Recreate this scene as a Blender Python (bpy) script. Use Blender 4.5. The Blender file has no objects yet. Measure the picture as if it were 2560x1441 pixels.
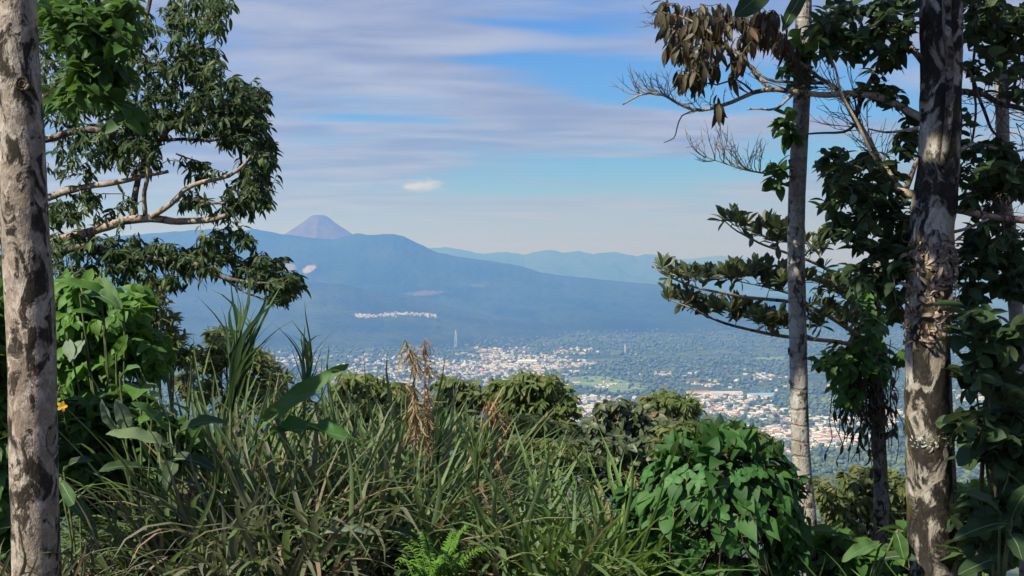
import bpy, math, random
import numpy as np
from mathutils import Matrix, Vector

# ------------------------------------------------------------------ camera, world, sun
rng = np.random.default_rng(11)
random.seed(11)
scene = bpy.context.scene
C = scene.collection
PI = math.pi
FPX = 3090.0                      # focal length in photo pixels (2560 wide)
EYE = 1.6
PITCH = math.atan(70.5 / FPX)     # horizon sits above the middle of the frame
cam_d = bpy.data.cameras.new('camera')
cam = bpy.data.objects.new('camera', cam_d)
C.objects.link(cam)
cam_d.sensor_width = 36.0
cam_d.lens = 36.0 * FPX / 2560.0
cam_d.clip_start = 0.05
cam_d.clip_end = 200000
cam.location = (0, 0, EYE)
cam.rotation_euler = (PI / 2 - PITCH, 0, 0)
scene.camera = cam

SUN_EL = math.radians(46)
SUN_AZ = math.radians(-126)       # compass angle from +Y (view), negative = left; slightly behind
SUN_DIR = Vector((math.sin(SUN_AZ) * math.cos(SUN_EL), math.cos(SUN_AZ) * math.cos(SUN_EL), math.sin(SUN_EL)))
sun_d = bpy.data.lights.new('sun', 'SUN')
sun_d.energy = 5.0
sun_d.angle = math.radians(0.5)
sun_d.color = (1.0, 0.96, 0.90)
sun = bpy.data.objects.new('sun', sun_d)
C.objects.link(sun)
sun.location = (-30, -12, 40)
sun.rotation_euler = (-SUN_DIR).to_track_quat('-Z', 'Y').to_euler()

world = bpy.data.worlds.new('World')
scene.world = world
world.use_nodes = True


class NT:
    """tiny helper to write node trees"""
    def __init__(self, nt):
        self.nt = nt
        nt.nodes.clear()

    def n(self, kind, **kw):
        node = self.nt.nodes.new(kind)
        for k, v in kw.items():
            setattr(node, k, v)
        return node

    def l(self, a, b):
        self.nt.links.new(a, b)

    def put(self, sock, v):
        if isinstance(v, bpy.types.NodeSocket):
            self.l(v, sock)
        else:
            sock.default_value = v

    def math(self, op, a, b=0.0, c=None, clamp=False):
        m = self.n('ShaderNodeMath', operation=op, use_clamp=clamp)
        self.put(m.inputs[0], a)
        self.put(m.inputs[1], b)
        if c is not None:
            self.put(m.inputs[2], c)
        return m.outputs[0]

    def mix(self, f, a, b, blend='MIX'):
        m = self.n('ShaderNodeMix', data_type='RGBA', blend_type=blend)
        self.put(m.inputs[0], f)
        self.put(m.inputs[6], a if isinstance(a, bpy.types.NodeSocket) else (*a, 1))
        self.put(m.inputs[7], b if isinstance(b, bpy.types.NodeSocket) else (*b, 1))
        return m.outputs[2]

    def noise(self, vec, scale, detail=4, rough=0.55, lac=2.0, dist=0.0, dim='3D'):
        m = self.n('ShaderNodeTexNoise', noise_dimensions=dim)
        if vec is not None:
            self.l(vec, m.inputs['Vector'])
        m.inputs['Scale'].default_value = scale
        m.inputs['Detail'].default_value = detail
        m.inputs['Roughness'].default_value = rough
        m.inputs['Lacunarity'].default_value = lac
        m.inputs['Distortion'].default_value = dist
        return m.outputs[0]

    def ramp(self, f, stops, interp='LINEAR'):
        m = self.n('ShaderNodeValToRGB')
        cr = m.color_ramp
        cr.interpolation = interp
        while len(cr.elements) < len(stops):
            cr.elements.new(0.5)
        for e, (p, c) in zip(cr.elements, stops):
            e.position = p
            e.color = (*c, 1) if len(c) == 3 else c
        self.l(f, m.inputs[0])
        return m.outputs[0]

    def smooth(self, v, a, b):
        m = self.n('ShaderNodeMapRange', interpolation_type='SMOOTHSTEP')
        self.put(m.inputs[0], v)
        m.inputs[1].default_value = a
        m.inputs[2].default_value = b
        return m.outputs[0]

    def vec(self, x, y, z):
        m = self.n('ShaderNodeCombineXYZ')
        for i, v in enumerate((x, y, z)):
            self.put(m.inputs[i], v)
        return m.outputs[0]


w = NT(world.node_tree)
out = w.n('ShaderNodeOutputWorld')
bg = w.n('ShaderNodeBackground')
SKY_STRENGTH = 0.10
bg.inputs[1].default_value = SKY_STRENGTH
sky = w.n('ShaderNodeTexSky', sky_type='NISHITA')
sky.sun_disc = False
sky.sun_elevation = SUN_EL
sky.sun_rotation = SUN_AZ
sky.altitude = 1300
sky.air_density = 1.25
sky.dust_density = 0.6
sky.ozone_density = 2.2
tc = w.n('ShaderNodeTexCoord')
sep = w.n('ShaderNodeSeparateXYZ')
w.l(tc.outputs['Generated'], sep.inputs[0])
zx = w.math('MAXIMUM', sep.outputs[2], 0.0)
den = w.math('ADD', zx, 0.07)
cu = w.math('DIVIDE', sep.outputs[0], den)
cv = w.math('DIVIDE', sep.outputs[1], den)
cp = w.vec(cu, w.math('MULTIPLY', cv, 1.0), 0.0)
# a high layer of thin stratus seen at a low angle: broad bands with fine streaks
mp = w.n('ShaderNodeMapping')
mp.inputs['Rotation'].default_value = (0, 0, math.radians(9))
mp.inputs['Location'].default_value = (3.3, 1.4, 0)
w.l(cp, mp.inputs[0])
n1 = w.noise(mp.outputs[0], 0.85, 5, 0.52, 2.1, 0.6)
mp2 = w.n('ShaderNodeMapping')
mp2.inputs['Scale'].default_value = (0.7, 1.5, 1)
mp2.inputs['Rotation'].default_value = (0, 0, math.radians(-5))
w.l(cp, mp2.inputs[0])
n2 = w.noise(mp2.outputs[0], 1.5, 6, 0.55, 2.0, 0.4)
# openings in the layer where the photograph shows the blue through
ysafe = w.math('MAXIMUM', sep.outputs[1], 0.05)
uu = w.math('DIVIDE', sep.outputs[0], ysafe)
vv = w.math('DIVIDE', sep.outputs[2], ysafe)


def sky_spot(px, py, rx, ry, amp, tilt=0.0):
    a = w.math('SUBTRACT', uu, (px - 1280) / FPX)
    b = w.math('SUBTRACT', vv, (650 - py) / FPX)
    b = w.math('ADD', b, w.math('MULTIPLY', a, tilt))
    a = w.math('MULTIPLY', a, FPX / rx)
    b = w.math('MULTIPLY', b, FPX / ry)
    r2 = w.math('ADD', w.math('MULTIPLY', a, a), w.math('MULTIPLY', b, b))
    return w.math('MULTIPLY', w.math('EXPONENT', w.math('MULTIPLY', r2, -1.0)), amp)


gap = None
for s in ((1500, 170, 340, 42, 0.34, 0.06), (1640, 240, 330, 36, 0.34, 0.05), (1640, 425, 380, 36, 0.42, 0.0),
          (1250, 60, 190, 14, 0.20, 0.05), (1480, 70, 200, 44, 0.20, 0.0), (1230, 150, 180, 14, 0.22, 0.0),
          (900, 300, 250, 16, 0.10, 0.0), (2150, 250, 300, 120, 0.16, 0.0), (1450, 480, 300, 12, 0.2, 0.0),
          (1000, 120, 420, 90, -0.20, 0.0), (1000, 380, 420, 70, -0.16, 0.0), (1700, 310, 380, 20, -0.22, 0.03),
          (1300, 240, 200, 28, -0.12, 0.05)):
    g = sky_spot(*s)
    gap = g if gap is None else w.math('ADD', gap, g)
cov = w.math('ADD', w.math('MULTIPLY', n1, 0.80), w.math('MULTIPLY', n2, 0.34))
cov = w.math('SUBTRACT', cov, gap)
mask = w.smooth(cov, 0.34, 0.66)
mask = w.math('MULTIPLY', mask, 0.94)
# cloud body: bright with greyer undersides
shade = w.smooth(w.noise(mp2.outputs[0], 1.9, 5, 0.55, 2.0, 0.3), 0.30, 0.72)
K = 1.0 / SKY_STRENGTH
ccol = w.mix(shade, (0.155 * K, 0.18 * K, 0.275 * K), (0.27 * K, 0.295 * K, 0.385 * K))
skc = w.mix(1.0, sky.outputs[0], (0.22, 0.42, 0.82), 'MULTIPLY')
col = w.mix(mask, skc, ccol)
# one small bright cumulus low over the mountain
puffn = w.noise(w.vec(w.math('MULTIPLY', uu, 130.0), w.math('MULTIPLY', vv, 260.0), 0.0), 1.0, 5, 0.6)
puff = w.math('ADD', w.math('ADD', sky_spot(1060, 464, 58, 17, 1.1), sky_spot(1030, 470, 32, 10, 0.5)),
              w.math('MULTIPLY', w.math('SUBTRACT', puffn, 0.5), 2.0))
col = w.mix(w.math('MULTIPLY', w.smooth(puff, 0.25, 1.45), 0.85), col, (0.50 * K, 0.49 * K, 0.50 * K))
# brighter, whiter air towards the horizon all round
hz = w.smooth(sep.outputs[2], 0.085, 0.0)
col = w.mix(w.math('MULTIPLY', hz, 0.75), col, (0.31 * K, 0.36 * K, 0.48 * K))
w.l(col, bg.inputs[0])
w.l(bg.outputs[0], out.inputs[0])

scene.view_settings.view_transform = 'Standard'
scene.view_settings.look = 'None'
scene.view_settings.gamma = 1.0
scene.view_settings.use_curve_mapping = False
scene.view_settings.exposure = 0.8
cy = scene.cycles
cy.use_denoising = True
cy.max_bounces = 8
cy.diffuse_bounces = 3
cy.glossy_bounces = 2
cy.transmission_bounces = 4
cy.transparent_max_bounces = 8
cy.volume_bounces = 1
cy.use_adaptive_sampling = True
cy.adaptive_threshold = 0.015
cy.sample_clamp_indirect = 6.0

# ------------------------------------------------------------------ geometry helpers
_cp, _sp = math.cos(PITCH), math.sin(PITCH)


def P(px, py, d):
    """photo pixel + distance along the ground -> world point"""
    a = (px - 1280.0) / FPX
    b = (720.5 - py) / FPX
    dy = _cp + b * _sp
    dz = -_sp + b * _cp
    return np.array((a / dy * d, d, EYE + dz / dy * d))


def pix(p):
    p = np.asarray(p, float)
    x, y, z = p[..., 0], p[..., 1], p[..., 2] - EYE
    f = y * _cp - z * _sp
    u = y * _sp + z * _cp
    return 1280 + FPX * x / f, 720.5 - FPX * u / f, f


def rough1(x, seed, octv=4):
    """cheap 1-D fractal noise"""
    r = np.random.default_rng(seed)
    v = np.zeros_like(x, float)
    for k in range(octv):
        ph = r.uniform(0, 6.28, 3)
        fr = 2.0 ** k * r.uniform(0.8, 1.25, 3)
        v += sum(np.sin(x * f + q) for f, q in zip(fr, ph)) / 3 * 0.55 ** k
    return v


def rough2(x, y, seed, octv=5):
    r = np.random.default_rng(seed)
    v = np.zeros_like(x, float)
    for k in range(octv):
        for _ in range(3):
            a = r.uniform(0, 6.28)
            f = 2.0 ** k * r.uniform(0.8, 1.25)
            v += np.sin((x * math.cos(a) + y * math.sin(a)) * f + r.uniform(0, 6.28)) / 3 * 0.55 ** k
    return v


def mesh_np(name, V, F, smooth=True, mi=None):
    V = np.ascontiguousarray(V, dtype=np.float32)
    F = np.ascontiguousarray(F, dtype=np.int32)
    k = F.shape[1]
    me = bpy.data.meshes.new(name)
    me.vertices.add(len(V))
    me.vertices.foreach_set('co', V.ravel())
    me.loops.add(F.size)
    me.loops.foreach_set('vertex_index', F.ravel())
    me.polygons.add(len(F))
    me.polygons.foreach_set('loop_start', np.arange(0, F.size, k, dtype=np.int32))
    me.polygons.foreach_set('loop_total', np.full(len(F), k, np.int32))
    me.polygons.foreach_set('use_smooth', np.full(len(F), smooth, bool))
    if mi is not None:
        me.polygons.foreach_set('material_index', np.ascontiguousarray(mi, dtype=np.int32))
    me.update(calc_edges=True)
    me.validate()
    return me


def mkobj(name, me, mats, parent=None, kind=None, label=None, cat=None, group=None):
    if not isinstance(mats, (list, tuple)):
        mats = [mats]
    if len(me.materials) == 0:
        for m in mats:
            me.materials.append(m)
    o = bpy.data.objects.new(name, me)
    C.objects.link(o)
    if parent is not None:
        o.parent = parent
        o.location = -parent.location
    for k, v in (('kind', kind), ('label', label), ('category', cat), ('group', group)):
        if v:
            o[k] = v
    return o


def thing(name, label, cat, loc, group=None):
    o = bpy.data.objects.new(name, None)
    C.objects.link(o)
    o.empty_display_size = 0.2
    o.location = tuple(float(v) for v in loc)
    o['label'] = label
    o['category'] = cat
    if group:
        o['group'] = group
    return o


def smooth_path(pts, step=0.05, rad=None):
    """Catmull-Rom through pts, resampled; radii go along"""
    pts = np.asarray(pts, float)
    n = len(pts)
    ext = np.vstack((2 * pts[0] - pts[1], pts, 2 * pts[-1] - pts[-2]))
    o, ro = [], []
    for i in range(n - 1):
        p0, p1, p2, p3 = ext[i:i + 4]
        m = max(2, int(np.linalg.norm(p2 - p1) / step))
        t = np.linspace(0, 1, m, endpoint=False)[:, None]
        o.append(0.5 * ((2 * p1) + (-p0 + p2) * t + (2 * p0 - 5 * p1 + 4 * p2 - p3) * t ** 2 + (-p0 + 3 * p1 - 3 * p2 + p3) * t ** 3))
        if rad is not None:
            ro.append(rad[i] + (rad[i + 1] - rad[i]) * t[:, 0])
    o.append(pts[-1:])
    o = np.vstack(o)
    if rad is not None:
        return o, np.concatenate(ro + [np.array([rad[-1]])])
    return o


def tube(pts, rad, seg=6, bump=0.0, seed=0):
    pts = np.asarray(pts, float)
    n = len(pts)
    rad = np.full(n, rad, float) if np.isscalar(rad) else np.asarray(rad, float)
    t = np.gradient(pts, axis=0)
    t /= np.linalg.norm(t, axis=1, keepdims=True) + 1e-12
    ref = np.array((0.31, 0.92, 0.2)) if abs(t[:, 2]).mean() > 0.6 else np.array((0.05, 0.1, 1.0))
    a = np.cross(t, ref)
    a /= np.linalg.norm(a, axis=1, keepdims=True) + 1e-12
    b = np.cross(t, a)
    th = np.linspace(0, 2 * PI, seg, endpoint=False)
    r = np.repeat(rad[:, None], seg, 1)
    if bump:
        s = np.cumsum(np.r_[0, np.linalg.norm(np.diff(pts, axis=0), axis=1)])[:, None]
        c = np.cos(th)[None]
        d = np.sin(th)[None]
        r = r * (1 + bump * (rough2(s * 9 + 0 * c, c * 3 + 2.1 * d, seed, 4) * 0.5 + 0.35 * rough2(s * 34 + 0 * c, c * 5 + 3 * d, seed + 5, 3)))
    V = pts[:, None] + r[:, :, None] * (np.cos(th)[None, :, None] * a[:, None] + np.sin(th)[None, :, None] * b[:, None])
    V = V.reshape(-1, 3)
    i = np.arange(n - 1)[:, None] * seg
    j = np.arange(seg)[None]
    k = (j + 1) % seg
    F = np.stack((i + j, i + k, i + seg + k, i + seg + j), -1).reshape(-1, 4)
    caps = [[*range(0, 4)]] if False else []
    # close the ends with points
    V = np.vstack((V, pts[:1], pts[-1:]))
    e0, e1 = n * seg, n * seg + 1
    jj = np.arange(seg)
    kk = (jj + 1) % seg
    c0 = np.stack((np.full(seg, e0), kk, jj, jj), -1)
    c1 = np.stack((np.full(seg, e1), (n - 1) * seg + jj, (n - 1) * seg + kk, (n - 1) * seg + kk), -1)
    return V, F, np.vstack((c0, c1))[:, :3]


class Pile:
    """collects tubes/meshes, all turned to triangles, for one joined part"""
    def __init__(self):
        self.V, self.F, self.n = [], [], 0

    def add(self, V, F):
        F = np.asarray(F)
        if F.shape[1] == 4:
            F = np.vstack((F[:, (0, 1, 2)], F[:, (0, 2, 3)]))
        self.V.append(V)
        self.F.append(F + self.n)
        self.n += len(V)

    def tube(self, pts, rad, seg=5, **k):
        V, Q, T = tube(pts, rad, seg, **k)
        b = np.vstack((Q[:, (0, 1, 2)], Q[:, (0, 2, 3)], T))
        self.add(V, b)

    def obj(self, name, mat, parent, smooth=True, **k):
        return mkobj(name, mesh_np(name, np.vstack(self.V), np.vstack(self.F), smooth), mat, parent, **k)


# ---- leaves: length 1 along +Y, upper side +Z
def leaf_mesh(kind, bend=0.4, fold=0.25, wav=0.0, n=6, seed=0):
    r = np.random.default_rng(seed)
    t = np.linspace(0, 1, n + 1)
    if kind == 'ovate':
        hw = 0.27 * np.sin(PI * t ** 0.75) ** 0.85
    elif kind == 'lance':
        hw = 0.135 * np.sin(PI * t ** 0.8) ** 0.9
    elif kind == 'oval':
        hw = 0.30 * np.sin(PI * t) ** 0.6
    elif kind == 'round':
        hw = 0.40 * np.sin(PI * t ** 0.9) ** 0.55
    elif kind == 'obovate':
        hw = 0.17 * np.sin(PI * t ** 1.5) ** 0.8
    elif kind == 'heart':
        hw = np.interp(t, (0, .1, .25, .45, .7, .88, 1), (0.20, .36, .37, .28, .15, .05, 0))
    elif kind == 'paddle':
        hw = 0.16 * np.sin(PI * np.clip(t, 0, 1) ** 1.05) ** 0.6
    elif kind == 'blade':
        hw = 0.017 * np.interp(t, (0, .08, .4, .75, 1), (0.6, .9, 1.0, .65, 0))
    elif kind == 'curl':
        hw = 0.10 * np.sin(PI * t) ** 0.5
    hw[-1] = 0
    if kind not in ('heart', 'blade'):
        hw[0] = 0.012
    ang = -bend * t ** 1.2 if kind != 'blade' else -bend * t ** 1.7
    ds = 1.0 / n
    y = np.r_[0, np.cumsum(np.cos((ang[1:] + ang[:-1]) / 2)) * ds]
    z = np.r_[0, np.cumsum(np.sin((ang[1:] + ang[:-1]) / 2)) * ds]
    sx = (0.06 * np.sin(t * 5 + r.uniform(0, 6)) * t * (0.4 if kind != 'blade' else 1.3))
    wz = wav * np.sin(t * 17 + r.uniform(0, 6)) * (hw > 0.02)
    wz2 = wav * np.sin(t * 19 + r.uniform(0, 6)) * (hw > 0.02)
    back = -0.10 * np.exp(-(t / 0.1) ** 2) if kind == 'heart' else 0 * t
    L = np.stack((sx - hw, y + back, z + fold * hw + wz), -1)
    M = np.stack((sx, y, z), -1)
    R = np.stack((sx + hw, y + back, z + fold * hw + wz2), -1)
    V = np.stack((L, M, R), 1).reshape(-1, 3)
    F = []
    for i in range(n):
        a = 3 * i
        if i == n - 1:
            F += [(a, a + 1, a + 4), (a + 1, a + 2, a + 4)]
        else:
            F += [(a, a + 1, a + 4), (a, a + 4, a + 3), (a + 1, a + 2, a + 5), (a + 1, a + 5, a + 4)]
    return V, np.array(F)


def variants(kind, bends, fold=0.25, wav=0.0, n=6):
    return [leaf_mesh(kind, b, fold, wav, n, i + 3) for i, b in enumerate(bends)]


LEAF = {
    'ovate': variants('ovate', (0.2, 0.6, 1.0), 0.3),
    'lance': variants('lance', (0.2, 0.7, 1.1), 0.35),
    'oval': variants('oval', (0.15, 0.5, 0.9), 0.2, 0.02),
    'round': variants('round', (0.1, 0.5, 0.8), 0.18, 0.02),
    'obovate': variants('obovate', (-0.2, 0.3, 0.6), 0.3),
    'heart': variants('heart', (0.2, 0.5, 0.9), 0.25, 0.015),
    'paddle': variants('paddle', (0.5, 1.0, 1.5), 0.45, 0.02, 12),
    'blade': variants('blade', (0.25, 0.7, 1.2, 1.7, 2.2, 2.7), 0.5, 0.0, 9),
    'curl': variants('curl', (2.0, 3.2, 4.4), 0.8, 0.02, 8),
}


def mats_np(pos, dirs, up, scale):
    Y = dirs / (np.linalg.norm(dirs, axis=1, keepdims=True) + 1e-9)
    X = np.cross(Y, up)
    X /= np.linalg.norm(X, axis=1, keepdims=True) + 1e-9
    Z = np.cross(X, Y)
    s = np.asarray(scale, float)
    s = np.repeat(s[:, None], 3, 1) if s.ndim == 1 else s
    M = np.zeros((len(pos), 4, 4))
    M[:, :3, 0] = X * s[:, :1]
    M[:, :3, 1] = Y * s[:, 1:2]
    M[:, :3, 2] = Z * s[:, 2:3]
    M[:, :3, 3] = pos
    M[:, 3, 3] = 1
    return M


_shared = {}


def foliage(parent, kind, M, mat, nobj=300, part='leaf', rest='foliage'):
    """nobj nearest leaves as objects of their own, the rest joined into one part"""
    if len(M) == 0:
        return
    var = LEAF[kind]
    px, py, f = pix(M[:, :3, 3])
    vis = (px > -40) & (px < 2600) & (py > -40) & (py < 1480)
    score = np.linalg.norm(M[:, :3, 1], axis=1) / np.maximum(f, 0.5) * np.where(vis, 1, 0.0)
    order = np.argsort(-score)
    nobj = int(min(nobj, vis.sum()))
    pick, others = order[:nobj], order[nobj:]
    vi = rng.integers(0, len(var), len(M))
    off = Matrix.Translation(-parent.location)
    for i in pick:
        key = (kind, int(vi[i]), mat.name)
        me = _shared.get(key)
        if me is None:
            V, F = var[vi[i]]
            me = mesh_np(kind + '_leaf', V, F)
            me.materials.append(mat)
            _shared[key] = me
        o = bpy.data.objects.new(part, me)
        C.objects.link(o)
        o.parent = parent
        o.matrix_basis = off @ Matrix(M[i].tolist())
    if len(others):
        p = Pile()
        for v, (V, F) in enumerate(var):
            sel = others[vi[others] == v]
            if not len(sel):
                continue
            W = np.einsum('nij,vj->nvi', M[sel][:, :3, :3], V) + M[sel][:, None, :3, 3]
            FF = (F[None] + (np.arange(len(sel)) * len(V))[:, None, None]).reshape(-1, 3)
            p.add(W.reshape(-1, 3), FF)
        p.obj(rest, mat, parent, kind='stuff')


def unit(v):
    v = np.asarray(v, float)
    return v / (np.linalg.norm(v, axis=-1, keepdims=True) + 1e-12)


# ------------------------------------------------------------------ materials
def new_mat(name):
    m = bpy.data.materials.new(name)
    m.use_nodes = True
    return m, NT(m.node_tree)


def leaf_mat(name, ca, cb, rough=0.5, trans=0.3, spot=None, cc=None, spec=0.25):
    """ca..cb range over the leaves; a few take cc (dry or young leaves)"""
    m, t = new_mat(name)
    o = t.n('ShaderNodeOutputMaterial')
    geo = t.n('ShaderNodeNewGeometry')
    oi = t.n('ShaderNodeObjectInfo')
    rnd = t.math('FRACT', t.math('ADD', geo.outputs['Random Per Island'], oi.outputs['Random']))
    tcn = t.n('ShaderNodeTexCoord')
    nz = t.noise(geo.outputs['Position'], 7.0, 3, 0.6)
    f = t.math('ADD', t.math('MULTIPLY', rnd, 0.75), t.math('MULTIPLY', t.math('SUBTRACT', nz, 0.35), 0.7), clamp=True)
    c = t.mix(f, ca, cb)
    if cc is not None:
        r2 = t.math('FRACT', t.math('MULTIPLY', rnd, 37.7))
        c = t.mix(t.smooth(r2, 0.90, 0.97), c, cc)
    # paler underside
    c = t.mix(t.math('MULTIPLY', geo.outputs['Backfacing'], 0.35), c, t.mix(0.5, c, (0.22, 0.26, 0.16)))
    fine = t.noise(geo.outputs['Position'], 60.0, 2, 0.5)
    c = t.mix(t.smooth(fine, 0.55, 0.85), c, t.mix(0.35, c, (0.02, 0.02, 0.008)))
    p = t.n('ShaderNodeBsdfPrincipled')
    t.l(c, p.inputs['Base Color'])
    p.inputs['Roughness'].default_value = min(1.0, rough + 0.1)
    p.inputs['Specular IOR Level'].default_value = spec
    tr = t.n('ShaderNodeBsdfTranslucent')
    hs = t.n('ShaderNodeHueSaturation')
    hs.inputs['Saturation'].default_value = 1.25
    hs.inputs['Value'].default_value = 1.5
    hs.inputs['Hue'].default_value = 0.485
    t.l(c, hs.inputs['Color'])
    t.l(hs.outputs[0], tr.inputs[0])
    mx = t.n('ShaderNodeMixShader')
    mx.inputs[0].default_value = trans
    t.l(p.outputs[0], mx.inputs[1])
    t.l(tr.outputs[0], mx.inputs[2])
    t.l(mx.outputs[0], o.inputs[0])
    return m


def bark_mat(name, pale, mid, dark, scale=1.0, dark_amt=0.5, moss=0.0, ring=0.0, patch=0.5):
    m, t = new_mat(name)
    o = t.n('ShaderNodeOutputMaterial')
    p = t.n('ShaderNodeBsdfPrincipled')
    geo = t.n('ShaderNodeNewGeometry')
    mp = t.n('ShaderNodeMapping')
    mp.inputs['Scale'].default_value = (scale, scale, scale * 0.62)
    t.l(geo.outputs['Position'], mp.inputs[0])
    v = mp.outputs[0]
    big = t.noise(v, 8.5, 5, 0.62, 2.0, 1.0)
    med = t.noise(v, 17.0, 5, 0.62, 2.0, 0.6)
    fin = t.noise(v, 70.0, 4, 0.65)
    c = t.mix(t.smooth(med, 0.38, 0.66), mid, pale)
    # lichen plates: pale round blotches with edges
    vor = t.n('ShaderNodeTexVoronoi', feature='DISTANCE_TO_EDGE')
    wv = t.n('ShaderNodeVectorMath', operation='ADD')
    t.l(v, wv.inputs[0])
    nv = t.n('ShaderNodeTexNoise')
    t.l(v, nv.inputs['Vector'])
    nv.inputs['Scale'].default_value = 13
    sc = t.n('ShaderNodeVectorMath', operation='SCALE')
    sc.inputs['Scale'].default_value = 0.10
    t.l(nv.outputs['Color'], sc.inputs[0])
    t.l(sc.outputs[0], wv.inputs[1])
    t.l(wv.outputs[0], vor.inputs['Vector'])
    vor.inputs['Scale'].default_value = 12.0
    edge = t.smooth(vor.outputs['Distance'], 0.07, 0.0)
    vc = t.n('ShaderNodeTexVoronoi')
    t.l(wv.outputs[0], vc.inputs['Vector'])
    vc.inputs['Scale'].default_value = 12.0
    cs = t.n('ShaderNodeSeparateColor')
    t.l(vc.outputs['Color'], cs.inputs[0])
    c = t.mix(t.math('MULTIPLY', cs.outputs[0], patch), c, t.mix(cs.outputs[1], mid, (0.50, 0.49, 0.44)))
    c = t.mix(t.math('MULTIPLY', edge, 0.10), c, t.mix(0.6, c, dark))
    dk = t.smooth(t.math('ADD', t.math('MULTIPLY', big, 0.8), t.math('MULTIPLY', med, 0.32)), 0.63 - 0.16 * dark_amt, 0.70 - 0.15 * dark_amt)
    brn = t.smooth(t.noise(v, 23.0, 4, 0.6), 0.42, 0.68)
    c = t.mix(t.math('MULTIPLY', dk, 0.975), c, t.mix(brn, dark, t.mix(0.07, dark, mid)))
    fl = t.smooth(t.noise(v, 34.0, 4, 0.65, 2.0, 0.8), 0.56, 0.64)
    c = t.mix(t.math('MULTIPLY', fl, 0.6), c, t.mix(0.35, dark, mid))
    if moss:
        mz = t.smooth(t.noise(v, 4.2, 4, 0.6, 2.0, 0.4), 0.62 - 0.12 * moss, 0.74 - 0.1 * moss)
        c = t.mix(t.math('MULTIPLY', mz, 0.8), c, (0.085, 0.075, 0.02))
    c = t.mix(t.smooth(fin, 0.52, 0.78), c, t.mix(0.55, c, dark))
    h = t.math('ADD', t.math('MULTIPLY', med, 0.6), t.math('ADD', t.math('MULTIPLY', fin, 0.4), t.math('MULTIPLY', dk, 0.25)))
    if ring:
        wvn = t.n('ShaderNodeTexWave', wave_type='BANDS', bands_direction='Z')
        t.l(geo.outputs['Position'], wvn.inputs[0])
        wvn.inputs['Scale'].default_value = 3.2
        wvn.inputs['Distortion'].default_value = 5
        wvn.inputs['Detail'].default_value = 3
        rr = t.smooth(wvn.outputs[1], 0.12, 0.0)
        c = t.mix(t.math('MULTIPLY', rr, ring), c, t.mix(0.5, mid, dark))
        h = t.math('SUBTRACT', h, t.math('MULTIPLY', rr, 0.3))
    t.l(c, p.inputs['Base Color'])
    p.inputs['Roughness'].default_value = 0.9
    p.inputs['Specular IOR Level'].default_value = 0.15
    b = t.n('ShaderNodeBump')
    b.inputs['Strength'].default_value = 0.9
    b.inputs['Distance'].default_value = 0.014
    t.l(h, b.inputs['Height'])
    t.l(b.outputs[0], p.inputs['Normal'])
    t.l(p.outputs[0], o.inputs[0])
    return m


def plain_mat(name, ca, cb, scale=10.0, rough=0.85, bump=0.0, island=False):
    m, t = new_mat(name)
    o = t.n('ShaderNodeOutputMaterial')
    p = t.n('ShaderNodeBsdfPrincipled')
    geo = t.n('ShaderNodeNewGeometry')
    f = t.noise(geo.outputs['Position'], scale, 4, 0.6)
    f = t.smooth(f, 0.3, 0.7)
    if island:
        oi = t.n('ShaderNodeObjectInfo')
        f = t.math('FRACT', t.math('ADD', geo.outputs['Random Per Island'], oi.outputs['Random']))
    c = t.mix(f, ca, cb)
    t.l(c, p.inputs['Base Color'])
    p.inputs['Roughness'].default_value = rough
    p.inputs['Specular IOR Level'].default_value = 0.2
    if bump:
        b = t.n('ShaderNodeBump')
        b.inputs['Strength'].default_value = 0.6
        b.inputs['Distance'].default_value = bump
        t.l(f, b.inputs['Height'])
        t.l(b.outputs[0], p.inputs['Normal'])
    t.l(p.outputs[0], o.inputs[0])
    return m


M_BARK_L = bark_mat('bark_pale_mottled', (0.47, 0.40, 0.32), (0.20, 0.155, 0.115), (0.022, 0.017, 0.012), 1.0, 0.55, 0.0, 0.0, 0.35)
M_BARK_R = bark_mat('bark_lichen_dark', (0.42, 0.39, 0.34), (0.24, 0.20, 0.15), (0.012, 0.010, 0.008), 0.8, 0.78, 0.4, 0.0, 0.4)
M_BARK_T = bark_mat('bark_thin_ringed', (0.38, 0.35, 0.31), (0.24, 0.21, 0.17), (0.05, 0.04, 0.033), 1.5, 0.22, 0.0, 0.35, 0.8)
M_BARK_D = bark_mat('bark_dark_limb', (0.16, 0.125, 0.09), (0.08, 0.06, 0.045), (0.018, 0.014, 0.01), 2.0, 0.4)
M_BARK_P = bark_mat('bark_pale_limb', (0.40, 0.31, 0.21), (0.25, 0.18, 0.12), (0.05, 0.035, 0.022), 2.2, 0.25)
M_TWIG = plain_mat('twig_brown', (0.055, 0.042, 0.032), (0.13, 0.10, 0.075), 14)
M_TWIG_G = plain_mat('stem_green', (0.05, 0.08, 0.025), (0.12, 0.14, 0.05), 14)
M_TWIG_GR = plain_mat('twig_grey', (0.16, 0.14, 0.125), (0.24, 0.21, 0.19), 14)
M_LEAF_DK = leaf_mat('leaf_dark_hanging', (0.020, 0.042, 0.014), (0.048, 0.086, 0.024), 0.45, 0.30, cc=(0.12, 0.16, 0.04))
M_LEAF_MID = leaf_mat('leaf_mid_green', (0.03, 0.075, 0.015), (0.07, 0.15, 0.03), 0.45, 0.32)
M_LEAF_BRT = leaf_mat('leaf_bright_green', (0.05, 0.13, 0.02), (0.11, 0.22, 0.04), 0.45, 0.35)
M_LEAF_OLV = leaf_mat('leaf_olive', (0.055, 0.085, 0.025), (0.12, 0.14, 0.042), 0.5, 0.28, cc=(0.16, 0.13, 0.05))
M_LEAF_TOP = leaf_mat('leaf_young_ochre', (0.06, 0.10, 0.025), (0.135, 0.17, 0.05), 0.5, 0.3, cc=(0.19, 0.14, 0.05))
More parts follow.
